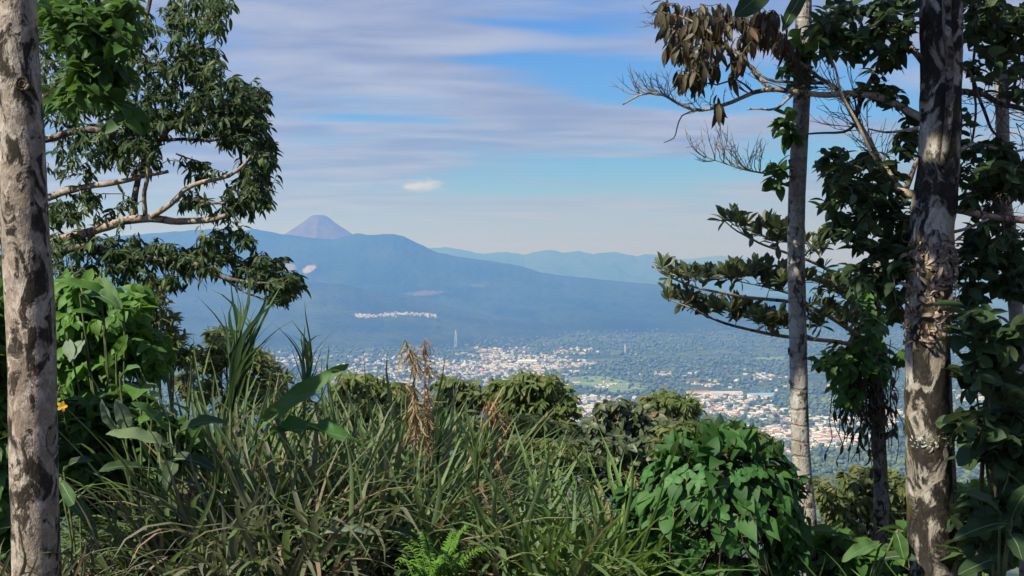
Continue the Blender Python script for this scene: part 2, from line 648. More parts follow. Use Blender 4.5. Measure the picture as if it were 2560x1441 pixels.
M_LEAF_BRN = leaf_mat('leaf_brown_green', (0.040, 0.036, 0.020), (0.09, 0.075, 0.04), 0.45, 0.2, cc=(0.10, 0.05, 0.025))
M_LEAF_GLS = leaf_mat('leaf_leathery', (0.035, 0.055, 0.022), (0.08, 0.105, 0.038), 0.42, 0.2, cc=(0.12, 0.09, 0.035), spec=0.5)
M_LEAF_RND = leaf_mat('leaf_large_dark', (0.018, 0.040, 0.014), (0.042, 0.075, 0.024), 0.5, 0.24, cc=(0.06, 0.10, 0.03))
M_LEAF_VIN = leaf_mat('leaf_vine', (0.020, 0.066, 0.015), (0.052, 0.132, 0.026), 0.5, 0.25)
M_LEAF_BIG = leaf_mat('leaf_broad', (0.04, 0.09, 0.025), (0.08, 0.155, 0.045), 0.58, 0.25, cc=(0.15, 0.21, 0.10))
M_GRASS = leaf_mat('grass_blade', (0.062, 0.108, 0.036), (0.135, 0.195, 0.072), 0.45, 0.28, cc=(0.27, 0.20, 0.12))
M_GRASS_D = leaf_mat('grass_old', (0.07, 0.085, 0.045), (0.16, 0.16, 0.095), 0.5, 0.22, cc=(0.26, 0.18, 0.11))
M_GRASS_F = leaf_mat('grass_fresh', (0.075, 0.15, 0.035), (0.15, 0.24, 0.065), 0.45, 0.32, cc=(0.26, 0.20, 0.10))
M_CANE = leaf_mat('cane_blade', (0.03, 0.075, 0.03), (0.07, 0.13, 0.045), 0.4, 0.25)
M_PLUME = leaf_mat('plume_straw', (0.24, 0.17, 0.09), (0.36, 0.28, 0.16), 0.7, 0.3)
M_PLUME_R = leaf_mat('plume_russet', (0.22, 0.12, 0.06), (0.32, 0.19, 0.09), 0.7, 0.3)
M_DRY = leaf_mat('dry_hanging', (0.03, 0.024, 0.018), (0.09, 0.07, 0.05), 0.8, 0.15)
M_LICHEN = leaf_mat('lichen_curl', (0.17, 0.12, 0.085), (0.38, 0.29, 0.22), 0.85, 0.1)
M_LEAF_PAL = leaf_mat('leaf_pale_back', (0.13, 0.18, 0.12), (0.19, 0.25, 0.16), 0.5, 0.25)
M_YEL = leaf_mat('petal_yellow', (0.62, 0.36, 0.03), (0.75, 0.50, 0.06), 0.5, 0.3)


# ------------------------------------------------------------------ the land
def prof(y):
    """height of the ground along the line of sight: bank, steep hillside, valley floor"""
    return np.interp(y, (-3000, -600, -2, 5, 8, 14, 40, 120, 320, 900, 1600, 2300, 3000, 4200, 60000),
                     (58, 58, 0.2, 0.0, -0.75, -3.0, -17, -64, -165, -330, -420, -466, -488, -498.4, -498.4))


def ground_z(x, y):
    x, y = np.asarray(x, float), np.asarray(y, float)
    z = prof(y)
    far = np.clip((np.abs(y) + np.abs(x) - 20) / 400, 0, 1)
    z = z + 0.12 * rough2(x * 0.9, y * 0.9, 3, 3) * np.clip((y - 3) / 3, 0, 1) * (1 - far) \
        + far * np.clip(1 - y / 5000, 0, 1) * 14 * rough2(x / 240, y / 240, 4, 4) * np.clip(np.abs(y) / 300, 0, 1)
    return z


az = np.radians(np.r_[np.linspace(-180, -34, 40)[:-1], np.linspace(-34, 34, 360), np.linspace(34, 180, 40)[1:]])
rr = np.r_[0.0, np.geomspace(0.4, 52000, 260)]
A, R_ = np.meshgrid(az, rr)
X, Y = R_ * np.sin(A), R_ * np.cos(A)
Z = ground_z(X, Y)
V = np.stack((X, Y, Z), -1).reshape(-1, 3)
na = len(az)
i, j = np.meshgrid(np.arange(len(rr) - 1), np.arange(na - 1), indexing='ij')
F = np.stack((i * na + j, i * na + j + 1, (i + 1) * na + j + 1, (i + 1) * na + j), -1).reshape(-1, 4)

TOWN = [  # px, py, rx, ry, weight : built-up areas of the valley
    (1250, 884, 85, 14, 1.0), (1320, 906, 150, 20, 1.0), (1230, 924, 230, 18, 1.0), (1440, 878, 66, 9, .8), (1000, 902, 140, 16, .6),
    (890, 932, 120, 16, .55), (1080, 952, 240, 20, .6), (1350, 955, 90, 18, .6), (1520, 968, 55, 7, .4), (1640, 936, 45, 6, .3),
    (1790, 960, 60, 7, .4), (1910, 944, 60, 10, .6), (1820, 1000, 120, 14, .9), (1860, 1028, 110, 16, 1.0), (1500, 1002, 90, 10, .8),
    (1530, 1026, 100, 14, 1.0), (1440, 1050, 60, 20, .8), (1960, 1048, 80, 7, .7), (2060, 1056, 90, 12, .9), (1990, 1088, 120, 18, 1.1), (2070, 1102, 100, 22, 1.1),
    (1850, 1080, 60, 14, .7), (2200, 1050, 80, 20, .8), (2440, 992, 60, 16, .9), (1985, 1130, 50, 10, .6), (2460, 1060, 80, 24, .7), (1300, 1020, 200, 22, .6), (700, 900, 120, 18, .4), (1000, 1000, 160, 20, .6)]


def town_weight(px, py):
    v = np.zeros_like(px, float)
    for x, y, rx, ry, wt in TOWN:
        q = ((px - x) / rx) ** 2 + ((py - y) / ry) ** 2
        v = np.maximum(v, wt * (q < 1.15 + 0.35 * np.sin(px * 0.11 + py * 0.35)))
    return v


FIELDS = [[(1415, 946), (1500, 942), (1545, 950), (1600, 962), (1612, 974), (1560, 984), (1500, 976), (1450, 968), (1420, 958)],
          [(2040, 1000), (2110, 996), (2140, 1004), (2100, 1013), (2045, 1010)],
          [(1880, 896), (1960, 893), (1985, 898), (1920, 902)]]


def in_poly(px, py, poly):
    c = np.zeros(px.shape, bool)
    for (x0, y0), (x1, y1) in zip(poly, poly[1:] + poly[:1]):
        cond = ((y0 > py) != (y1 > py)) & (px < (x1 - x0) * (py - y0) / (y1 - y0 + 1e-9) + x0)
        c ^= cond
    return c


def forest_mat(name, ca, cb, cd, s1, s2, patches=()):
    m, t = new_mat(name)
    o = t.n('ShaderNodeOutputMaterial')
    p = t.n('ShaderNodeBsdfPrincipled')
    geo = t.n('ShaderNodeNewGeometry')
    v = geo.outputs['Position']
    n1 = t.smooth(t.noise(v, s1, 6, 0.62), 0.36, 0.64)
    n2 = t.smooth(t.noise(v, s2, 4, 0.6), 0.35, 0.68)
    c = t.mix(n1, ca, cb)
    c = t.mix(t.math('MULTIPLY', n2, 0.7), c, cd)
    for (x, y, z), rad, colr, sq in patches:
        sv = t.n('ShaderNodeVectorMath', operation='SUBTRACT')
        t.l(v, sv.inputs[0])
        sv.inputs[1].default_value = (x, y, z)
        ml = t.n('ShaderNodeVectorMath', operation='MULTIPLY')
        t.l(sv.outputs[0], ml.inputs[0])
        ml.inputs[1].default_value = sq
        ln = t.n('ShaderNodeVectorMath', operation='LENGTH')
        t.l(ml.outputs[0], ln.inputs[0])
        dd = t.math('ADD', t.math('DIVIDE', ln.outputs['Value'], rad), t.math('MULTIPLY', t.math('SUBTRACT', t.noise(v, 0.02, 4, 0.65), 0.5), 1.6))
        c = t.mix(t.smooth(dd, 1.0, 0.7), c, colr)
    t.l(c, p.inputs['Base Color'])
    p.inputs['Roughness'].default_value = 1.0
    p.inputs['Specular IOR Level'].default_value = 0.0
    b = t.n('ShaderNodeBump')
    b.inputs['Strength'].default_value = 1.0
    b.inputs['Distance'].default_value = 14.0
    t.l(t.noise(v, s2, 4, 0.6), b.inputs['Height'])
    t.l(b.outputs[0], p.inputs['Normal'])
    t.l(p.outputs[0], o.inputs[0])
    return m


# ground material: dark soil underfoot, forest and scrub farther down
M_GROUND, t = new_mat('ground_soil_and_valley')
o = t.n('ShaderNodeOutputMaterial')
p = t.n('ShaderNodeBsdfPrincipled')
geo = t.n('ShaderNodeNewGeometry')
v = geo.outputs['Position']
soil = t.mix(t.smooth(t.noise(v, 6, 5, 0.65), 0.35, 0.7), (0.022, 0.015, 0.010), (0.065, 0.045, 0.028))
val = t.mix(t.smooth(t.noise(v, 0.004, 6, 0.65), 0.38, 0.62), (0.045, 0.068, 0.028), (0.10, 0.125, 0.05))
val = t.mix(t.smooth(t.noise(v, 0.035, 4, 0.6), 0.45, 0.7), val, (0.018, 0.03, 0.012))
sp = t.n('ShaderNodeSeparateXYZ')
t.l(v, sp.inputs[0])
c = t.mix(t.smooth(sp.outputs[1], 20, 120), soil, val)
t.l(c, p.inputs['Base Color'])
p.inputs['Roughness'].default_value = 1.0
p.inputs['Specular IOR Level'].default_value = 0.05
t.l(p.outputs[0], o.inputs[0])
mkobj('ground', mesh_np('ground', V, F), M_GROUND, kind='structure')

VAL = -498.4


def ridge(name, sky_pts, d_ridge, d_foot, back, mat, nx=360, ny=90, pw=1.5, rough=30.0, seed=1, gul=1.0, ground=VAL - 4):
    """a mountain whose crest follows the skyline at its own distance, falling to the plain before and behind"""
    sp_ = np.array(sky_pts, float)
    px = np.linspace(sp_[0, 0], sp_[-1, 0], nx)
    py = np.interp(px, sp_[:, 0], sp_[:, 1])
    az_ = (px - 1280) / FPX
    zr = EYE + (650 - py) / FPX * d_ridge + rough * 0.12 * rough1(px / 9.0, seed + 9, 3)
    s = np.r_[np.linspace(0, 1, ny), 1 + np.linspace(0.04, 1, ny // 3)]
    S, AZ = np.meshgrid(s, az_, indexing='ij')
    dep = np.where(S <= 1, d_foot + (d_ridge - d_foot) * S, d_ridge + (S - 1) * back)
    pr = np.where(S <= 1, S ** pw, np.clip(2 - S, 0, 1) ** 1.2)
    ZZ = ground + (zr[None] - ground) * pr
    amp = 4 * S * np.clip(1 - S, 0, 1) * (S < 1)
    xx = AZ * d_ridge
    ZZ = ZZ + amp * rough * (rough2(xx / 420, dep / 900, seed, 5) + gul * 0.7 * np.abs(rough2(xx / 170 + 0.3 * rough2(xx / 700, dep / 700, seed + 3, 2), dep / 1500, seed + 1, 3)))
    XX = AZ * dep
    V = np.stack((XX, dep, ZZ), -1).reshape(-1, 3)
    n = len(px)
    i, j = np.meshgrid(np.arange(len(s) - 1), np.arange(n - 1), indexing='ij')
    F = np.stack((i * n + j, i * n + j + 1, (i + 1) * n + j + 1, (i + 1) * n + j), -1).reshape(-1, 4)
    return mkobj(name, mesh_np(name, V, F), mat, kind='structure')


def q3(px, py, d):
    p_ = P(px, py, d)
    return (float(p_[0]), float(p_[1]), float(p_[2]))


M_MTN = forest_mat('mountain_forest', (0.026, 0.044, 0.016), (0.05, 0.07, 0.026), (0.018, 0.032, 0.013), 0.0016, 0.02, [
    (q3(776, 675, 11600), 55, (0.30, 0.25, 0.23), (1, 0.12, 1)), (q3(722, 672, 11700), 75, (0.20, 0.17, 0.15), (0.7, 0.12, 1.4)),
    (q3(1050, 738, 10200), 110, (0.11, 0.105, 0.08), (0.6, 0.06, 5)), (q3(1190, 719, 10700), 90, (0.085, 0.095, 0.06), (0.7, 0.06, 5))])
M_HILL = forest_mat('hill_forest', (0.035, 0.052, 0.022), (0.065, 0.085, 0.034), (0.022, 0.036, 0.015), 0.002, 0.022)
M_FAR = forest_mat('far_range', (0.04, 0.055, 0.025), (0.06, 0.07, 0.035), (0.03, 0.045, 0.02), 0.0008, 0.006)

ridge('mountain', [(-900, 690), (-500, 640), (-200, 605), (300, 590), (520, 573), (600, 578), (640, 573), (700, 585), (740, 590), (790, 597), (830, 599),
                   (868, 591), (890, 583), (920, 588), (985, 585), (1010, 592), (1050, 611), (1090, 631), (1150, 643), (1220, 652), (1300, 665),
                   (1350, 681), (1400, 689), (1550, 704), (1700, 716), (1900, 742), (2100, 768), (2350, 795), (2700, 812), (3300, 815)],
      13000, 8300, 4000, M_MTN, 700, 120, 1.75, 26, 21, 1.0)
ridge('hill', [(-700, 760), (-200, 712), (200, 703), (430, 704), (560, 706), (700, 706), (800, 707), (850, 711), (900, 721), (1000, 743), (1100, 762), (1180, 782), (1300, 800), (1450, 818)],
      9300, 6900, 1500, M_HILL, 400, 80, 1.3, 12, 33, 0.8)
ridge('far_mountain_range', [(900, 640), (1000, 628), (1080, 621), (1110, 618), (1150, 624), (1210, 636), (1250, 630), (1290, 634), (1310, 637), (1340, 631), (1370, 624), (1405, 632),
                             (1450, 628), (1484, 637), (1500, 632), (1545, 631), (1590, 642), (1615, 635), (1640, 638), (1670, 652), (1720, 660), (1900, 676), (2200, 690), (2600, 690)],
      26000, 20000, 3500, M_FAR, 400, 60, 1.3, 90, 41, 1.0)
ridge('farthest_mountain_range', [(1500, 668), (1650, 649), (1730, 647), (1800, 639), (1850, 645), (1920, 652), (1990, 660), (2200, 668), (2400, 660), (2800, 664), (3200, 672)],
      38000, 30000, 4000, M_FAR, 260, 50, 1.3, 110, 47, 1.0)

# the volcano: a bare cone with a truncated crater rim
M_CONE, t = new_mat('volcano_ash')
o = t.n('ShaderNodeOutputMaterial')
p = t.n('ShaderNodeBsdfPrincipled')
geo = t.n('ShaderNodeNewGeometry')
mp = t.n('ShaderNodeMapping')
mp.inputs['Scale'].default_value = (1, 1, 0.25)
t.l(geo.outputs['Position'], mp.inputs[0])
f = t.smooth(t.noise(mp.outputs[0], 0.012, 6, 0.65), 0.32, 0.68)
c = t.mix(f, (0.06, 0.046, 0.056), (0.125, 0.098, 0.105))
t.l(c, p.inputs['Base Color'])
p.inputs['Roughness'].default_value = 1
p.inputs['Specular IOR Level'].default_value = 0
t.l(p.outputs[0], o.inputs[0])
d_c = 14600.0
kx = d_c / FPX
prof_px = np.array([(0, 552), (9, 543), (13, 538.5), (22, 543), (40, 557), (62, 572), (85, 587), (120, 602), (170, 616), (230, 630)], float)
rad = np.interp(np.linspace(0, len(prof_px) - 1, 60), np.arange(len(prof_px)), prof_px[:, 0])
hgt = np.interp(np.linspace(0, len(prof_px) - 1, 60), np.arange(len(prof_px)), prof_px[:, 1])
th = np.linspace(0, 2 * PI, 160, endpoint=False)
RR, TH = np.meshgrid(rad, th, indexing='ij')
HH = np.repeat(hgt[:, None], 160, 1)
wob = 1 + 0.025 * rough2(np.cos(TH) * 9, np.sin(TH) * 9, 8, 4)
zc = EYE + (650 - HH) / FPX * d_c + 5 * rough2(np.cos(TH) * 8, np.sin(TH) * 8 + RR / 40, 9, 4) * np.clip(RR / 40, 0.1, 1)
xc = (798 - 1280) / FPX * d_c
V = np.stack((xc + RR * kx * wob * np.cos(TH), d_c + RR * kx * wob * np.sin(TH), zc), -1).reshape(-1, 3)
i, j = np.meshgrid(np.arange(59), np.arange(160), indexing='ij')
F = np.stack((i * 160 + j, i * 160 + (j + 1) % 160, (i + 1) * 160 + (j + 1) % 160, (i + 1) * 160 + j), -1).reshape(-1, 4)
mkobj('volcano', mesh_np('volcano', V, F), M_CONE, kind='structure')

# ---- valley fields
M_FIELD = plain_mat('field_grass', (0.09, 0.14, 0.05), (0.17, 0.23, 0.085), 0.012, 1.0)


def on_plain(px, py):
    d = (EYE - VAL) * FPX / np.maximum(py - 650.0, 1.0)
    d = np.asarray(d, float)
    for _ in range(6):                       # settle on the sloping part
        x = (px - 1280) / FPX * d
        d = 0.5 * d + 0.5 * (EYE - ground_z(x, d)) * FPX / np.maximum(py - 650.0, 1.0)
    x = (px - 1280) / FPX * d
    return x, d, ground_z(x, d)


for poly in FIELDS:
    nxt = poly[1:] + poly[:1]
    arr = np.array([(a[0] + (b[0] - a[0]) * k / 7 + rng.normal(0, 5), a[1] + (b[1] - a[1]) * k / 7 + rng.normal(0, 1.6)) for a, b in zip(poly, nxt) for k in range(7)], float)
    x, y, z = on_plain(arr[:, 0], arr[:, 1])
    me = bpy.data.meshes.new('field')
    me.from_pydata([(float(a), float(b), VAL + 2.0) for a, b in zip(x, y)], [], [list(range(len(arr)))])
    mkobj('field', me, M_FIELD, kind='structure')

# ---- valley trees (a wood nobody could count)
gold = (1 + 5 ** 0.5) / 2
ico = unit(np.array([(-1, gold, 0), (1, gold, 0), (-1, -gold, 0), (1, -gold, 0), (0, -1, gold), (0, 1, gold), (0, -1, -gold), (0, 1, -gold), (gold, 0, -1), (gold, 0, 1), (-gold, 0, -1), (-gold, 0, 1)], float))
icoF = np.array([(0, 11, 5), (0, 5, 1), (0, 1, 7), (0, 7, 10), (0, 10, 11), (1, 5, 9), (5, 11, 4), (11, 10, 2), (10, 7, 6), (7, 1, 8), (3, 9, 4), (3, 4, 2), (3, 2, 6), (3, 6, 8), (3, 8, 9), (4, 9, 5), (2, 4, 11), (6, 2, 10), (8, 6, 7), (9, 8, 1)])
N = 52000
tpx = rng.uniform(-100, 2660, N)
tpy = 795 + 520 * rng.uniform(0, 1, N) ** 1.15
x, y, z = on_plain(tpx, tpy)
clump = rough2(x / 160, y / 220, 77, 4) + rng.normal(0, 0.5, N)
tw = town_weight(tpx, tpy)
keep = (rng.uniform(0, 1, N) > tw * 0.82) & (clump > -0.55)
for poly in FIELDS:
    keep &= ~(in_poly(tpx, tpy, poly) & (rng.uniform(0, 1, N) > 0.22))
x, y, z = x[keep], y[keep], z[keep]
sz = rng.uniform(4.5, 9.5, len(x)) * np.where(y < 3000, 0.9, 1.0)
jit = 1 + rng.normal(0, 0.16, (len(x), 12, 1))
BV = ico[None] * jit * sz[:, None, None] * np.stack((rng.uniform(.8, 1.3, len(x)), rng.uniform(.8, 1.3, len(x)), rng.uniform(.65, 1.05, len(x))), -1)[:, None]
BV = BV + np.stack((x, y, z + sz * 0.55), -1)[:, None]
BF = (icoF[None] + (np.arange(len(x)) * 12)[:, None, None]).reshape(-1, 3)
M_WOOD = plain_mat('valley_tree', (0.035, 0.058, 0.024), (0.11, 0.14, 0.06), 0.02, 1.0, island=True)
mkobj('valley_woodland', mesh_np('valley_woodland', BV.reshape(-1, 3), BF, True), M_WOOD, kind='stuff',
      label='hazy green woodland filling the valley between the houses', cat='woodland')


# ---- the town: gabled houses and flat-roofed blocks
def wallmat(name, c, r=0.8):
    return plain_mat(name, tuple(v * 0.85 for v in c), c, 0.4, r)


M_W = [wallmat('wall_white', (0.66, 0.65, 0.63)), wallmat('wall_cream', (0.56, 0.50, 0.40)), wallmat('wall_grey', (0.40, 0.39, 0.38))]
M_RF = [wallmat('roof_clay', (0.36, 0.17, 0.10)), wallmat('roof_metal', (0.42, 0.42, 0.43), 0.6), wallmat('roof_white', (0.62, 0.62, 0.62)), wallmat('roof_rust', (0.32, 0.21, 0.16)), wallmat('roof_blue', (0.13, 0.33, 0.62))]
M_PANE = plain_mat('pane_dark', (0.03, 0.04, 0.05), (0.05, 0.06, 0.07), 1.0, 0.3)


def house_arrays(gable=True):
    a, b = 0.5, 0.5
    V = [(-a, -b, -.2), (a, -b, -.2), (a, b, -.2), (-a, b, -.2), (-a, -b, .6), (a, -b, .6), (a, b, .6), (-a, b, .6)]
    F = [(0, 1, 5, 4), (1, 2, 6, 5), (2, 3, 7, 6), (3, 0, 4, 7)]
    mi = [0] * 4
    e = 0.56
    n = len(V)
    if gable:
        V += [(-e, -e, .56), (e, -e, .56), (e, 0, 1.0), (-e, 0, 1.0), (-e, e, .56), (e, e, .56)]
        F += [(n, n + 1, n + 2, n + 3), (n + 3, n + 2, n + 5, n + 4)]
        mi += [1, 1]
        V += [(-a, 0, .96), (a, 0, .96)]
        F += [(4, 7, n + 6, n + 6), (5, n + 7, 6, 6)]
        mi += [0, 0]
    else:
        V += [(-e, -e, .62), (e, -e, .62), (e, e, .70), (-e, e, .70), (-e, -e, .56), (e, -e, .56), (e, e, .63), (-e, e, .63)]
        F += [(n, n + 1, n + 2, n + 3), (n + 4, n + 5, n + 1, n), (n + 5, n + 6, n + 2, n + 1), (n + 6, n + 7, n + 3, n + 2), (n + 7, n + 4, n, n + 3)]
        mi += [1] * 5
    # windows and a door, set into the front and back walls
    for s in (-1, 1):
        for (x0, x1, z0, z1) in ((-.38, -.22, .18, .42), (.20, .36, .18, .42), (-.08, .06, -.15, .40)):
            k = len(V)
            yy = s * 0.504
            V += [(x0, yy, z0), (x1, yy, z0), (x1, yy, z1), (x0, yy, z1)]
            F += [(k, k + 1, k + 2, k + 3) if s < 0 else (k + 3, k + 2, k + 1, k)]
            mi += [2]
    return np.array(V, float), F, mi


HG = house_arrays(True)
HF = house_arrays(False)


def house_data(name, arr, wm, rm):
    me = bpy.data.meshes.new(name)
    me.from_pydata([tuple(v) for v in arr[0]], [], [tuple(dict.fromkeys(f)) for f in arr[1]])
    for m in (wm, rm, M_PANE):
        me.materials.append(m)
    me.polygons.foreach_set('material_index', np.array(arr[2], dtype=np.int32))
    me.update()
    return me


STY = [('white-walled house with a clay tile gable roof', 'house', HG, M_W[0], M_RF[0]), ('white flat-roofed block with a white roof slab', 'building', HF, M_W[0], M_RF[2]),
       ('cream house with a grey metal gable roof', 'house', HG, M_W[1], M_RF[1]), ('grey house with a rusty brown gable roof', 'house', HG, M_W[2], M_RF[3]),
       ('white house with a grey metal gable roof', 'house', HG, M_W[0], M_RF[1]), ('cream flat-roofed block with a pale roof slab', 'building', HF, M_W[1], M_RF[2])]
PROB = np.array((.17, .20, .18, .14, .18, .13))
HD = [house_data('house', s[2], s[3], s[4]) for s in STY]
hp = []
for (x0, y0, rx, ry, wt) in TOWN:
    n = int(rx * ry * 0.075 * wt) + 6
    a = rng.uniform(0, 2 * PI, n)
    q = np.sqrt(rng.uniform(0, 1, n)) * (1 + 0.25 * np.sin(a * 5 + x0))
    hp.append(np.stack((x0 + rx * q * np.cos(a), y0 + ry * q * np.sin(a)), -1))
hp.append(np.stack((rng.uniform(650, 2560, 130), rng.uniform(870, 1120, 130)), -1))
vx = rng.uniform(0, 1, 170)
hp.append(np.stack((890 + 210 * vx ** 1.4, 789 + 2.5 * rng.normal(0, 1, 170) + 3 * np.sin(vx * 7)), -1))
hp = np.vstack(hp)
hp = hp[(hp[:, 0] > -50) & (hp[:, 0] < 2620)]
x, y, z = on_plain(hp[:, 0], hp[:, 1])
far_v = hp[:, 1] < 815
nh = len(hp)
sty = rng.choice(len(STY), nh, p=PROB)
wd = rng.uniform(9, 20, nh) * np.where(rng.uniform(0, 1, nh) < 0.08, 1.8, 1.0)
dp = rng.uniform(8, 13, nh)
ht = rng.uniform(4.5, 8.0, nh)
wd[far_v] *= 1.1
rz = rng.choice((0.25, 0.25 + PI / 2, -0.35, -0.35 + PI / 2), nh) + rng.normal(0, 0.12, nh)
# the far village stands on the hill's front slope
deps = bpy.context.evaluated_depsgraph_get()
hill = bpy.data.objects['hill']
mtn = bpy.data.objects['mountain']
bpy.context.view_layer.update()
for k in np.where(far_v)[0]:
    dr = Vector((P(hp[k, 0], hp[k, 1], 1.0) - np.array((0, 0, EYE))).tolist()).normalized()
    best = None
    for ob in (hill, mtn):
        ok, loc, _, _ = ob.ray_cast(Vector((0, 0, EYE)), dr)
        if ok and (best is None or loc.y < best.y):
            best = loc
    if best is not None:
        x[k], y[k], z[k] = best.x, best.y, best.z - 1.0
order = np.argsort(-np.where((hp[:, 0] > 900) & (hp[:, 0] < 2280) & (hp[:, 1] < 1125), wd * ht / y ** 2, 0))
single, rest_h = order[:300], order[300:]
for k in single:
    s = STY[sty[k]]
    o = bpy.data.objects.new(s[1] if s[1] == 'house' else 'town_building', HD[sty[k]])
    C.objects.link(o)
    o.location = (x[k], y[k], z[k] + 0.2 * ht[k])
    o.rotation_euler = (0, 0, rz[k])
    o.scale = (wd[k], dp[k], ht[k])
    o['label'] = 'small distant ' + s[0] + ' in the valley town'
    o['category'] = s[1]
    o['group'] = 'houses of the valley town: ' + s[0]
pV, pF, pM = [], [], []
nv = 0
for k in rest_h:
    s = STY[sty[k]]
    W = s[2][0] * (wd[k], dp[k], ht[k])
    ca, sa = math.cos(rz[k]), math.sin(rz[k])
    W = np.stack((W[:, 0] * ca - W[:, 1] * sa + x[k], W[:, 0] * sa + W[:, 1] * ca + y[k], W[:, 2] + z[k] + 0.2 * ht[k]), -1)
    slot = {M_W[0]: 0, M_W[1]: 1, M_W[2]: 2, M_RF[0]: 3, M_RF[1]: 4, M_RF[2]: 5, M_RF[3]: 6}
    ms = (slot[s[3]], slot[s[4]], 7)
    for f, mi in zip(s[2][1], s[2][2]):
        pF.append([q + nv for q in dict.fromkeys(f)])
        pM.append(ms[mi])
    pV += [tuple(v) for v in W]
    nv += len(W)
me = bpy.data.meshes.new('town_houses')
me.from_pydata(pV, [], pF)
for m in M_W + M_RF[:4] + [M_PANE]:
    me.materials.append(m)
me.polygons.foreach_set('material_index', np.array(pM, dtype=np.int32))
mkobj('town_houses', me, M_W[0], kind='stuff', label='pale crowded mass of distant houses spread over the valley town', cat='houses')


def box_arr(p, x0, x1, y0, y1, z0, z1):
    V = np.array([(x0, y0, z0), (x1, y0, z0), (x1, y1, z0), (x0, y1, z0), (x0, y0, z1), (x1, y0, z1), (x1, y1, z1), (x0, y1, z1)], float)
    p.add(V, np.array([(0, 3, 2, 1), (4, 5, 6, 7), (0, 1, 5, 4), (1, 2, 6, 5), (2, 3, 7, 6), (3, 0, 4, 7)]))


def gable_hall(px, py, L, Dp, H, rot, roofm, label, name='warehouse'):
    a, b, c_ = [float(v) for v in on_plain(np.array([float(px)]), np.array([float(py)]))[i][0] for i in range(3)] if False else [float(v[0]) for v in on_plain(np.array([float(px)]), np.array([float(py)]))]
    th_ = thing(name, label, 'warehouse', (a, b, c_))
    th_.rotation_euler = (0, 0, rot)
    w_ = Pile()
    box_arr(w_, -L / 2, L / 2, -Dp / 2, Dp / 2, -1, H * 0.7)
    o1 = w_.obj('wall', M_W[0], th_, smooth=False)
    o1.location = (0, 0, 0)
    e = 1.02
    V = np.array([(-L / 2 * e, -Dp / 2 * e, H * .68), (L / 2 * e, -Dp / 2 * e, H * .68), (L / 2 * e, 0, H), (-L / 2 * e, 0, H), (-L / 2 * e, Dp / 2 * e, H * .68), (L / 2 * e, Dp / 2 * e, H * .68)])
    me_ = bpy.data.meshes.new('roof')
    me_.from_pydata([tuple(v) for v in V], [], [(0, 1, 2, 3), (3, 2, 5, 4), (0, 3, 4), (1, 5, 2), (0, 4, 5, 1)])
    o2 = mkobj('roof', me_, roofm, th_)
    o2.location = (0, 0, 0)
    return th_


gable_hall(1905, 992, 95, 38, 13, 0.12, M_RF[4], 'long warehouse with a bright blue roof among the town houses')
gable_hall(1815, 987, 120, 45, 12, 0.08, M_RF[1], 'long warehouse with a pale grey roof beside the blue roof')
gable_hall(1745, 985, 80, 38, 11, 0.08, M_RF[0], 'long warehouse with a reddish roof beside the grey warehouse')
gable_hall(1318, 908, 90, 40, 16, 0.1, M_RF[2], 'wide white hall standing among the densest houses')
# white church
a, b, c_ = [float(v[0]) for v in on_plain(np.array([1161.0]), np.array([919.0]))]
ch = thing('church', 'white church with a stepped tower standing out of the town', 'church', (a, b, c_))
for nm, args in (('nave', (-16, 16, 0, 40, -1, 12)), ('tower', (-7, 7, -6, 6, -1, 21)), ('belfry', (-4.5, 4.5, -4, 4, 21, 28))):
    pl = Pile()
    box_arr(pl, *args)
    pl.obj(nm, M_W[0], ch, smooth=False).location = (0, 0, 0)
pl = Pile()
pl.add(np.array([(-5, -5, 28), (5, -5, 28), (5, 5, 28), (-5, 5, 28), (0, 0, 34)], float), np.array([(0, 1, 4), (1, 2, 4), (2, 3, 4), (3, 0, 4), (0, 2, 1), (0, 3, 2)]))
pl.obj('spire', M_W[0], ch, smooth=False).location = (0, 0, 0)


# lattice masts
def mast(px, py_base, py_top, wb, label):
    a, b, c_ = [float(v[0]) for v in on_plain(np.array([float(px)]), np.array([float(py_base)]))]
    hh = (py_base - py_top) / FPX * b
    t_ = thing('radio_mast', label, 'mast', (a, b, c_))
    legs = [(sx, sy) for sx in (-1, 1) for sy in (-1, 1)]
    M_ST = wallmat('mast_white', (0.75, 0.75, 0.75)) if 'mast_white' not in bpy.data.materials else bpy.data.materials['mast_white']
    for sx, sy in legs:
        pl = Pile()
        pl.tube([(sx * wb, sy * wb, -1), (sx * wb * .15, sy * wb * .15, hh)], [0.55, 0.4], 5)
        pl.obj('leg', M_ST, t_).location = (0, 0, 0)
    pl = Pile()
    nlv = 9
    for k in range(nlv):
        z0, z1 = hh * k / nlv, hh * (k + 1) / nlv
        w0, w1 = wb * (1 - .85 * k / nlv), wb * (1 - .85 * (k + 1) / nlv)
        for (p0, p1) in (((-1, -1), (1, -1)), ((1, -1), (1, 1)), ((1, 1), (-1, 1)), ((-1, 1), (-1, -1))):
            pl.tube([(p0[0] * w0, p0[1] * w0, z0), (p1[0] * w1, p1[1] * w1, z1)], 0.3, 4)
            pl.tube([(p1[0] * w0, p1[1] * w0, z0), (p0[0] * w1, p0[1] * w1, z1)], 0.3, 4)
    pl.obj('lattice', M_ST, t_).location = (0, 0, 0)


mast(1139, 868, 826, 9, 'tall white lattice mast rising from the woods behind the town')
mast(1563, 885, 862, 5, 'shorter lattice mast in the woods beyond the fields')


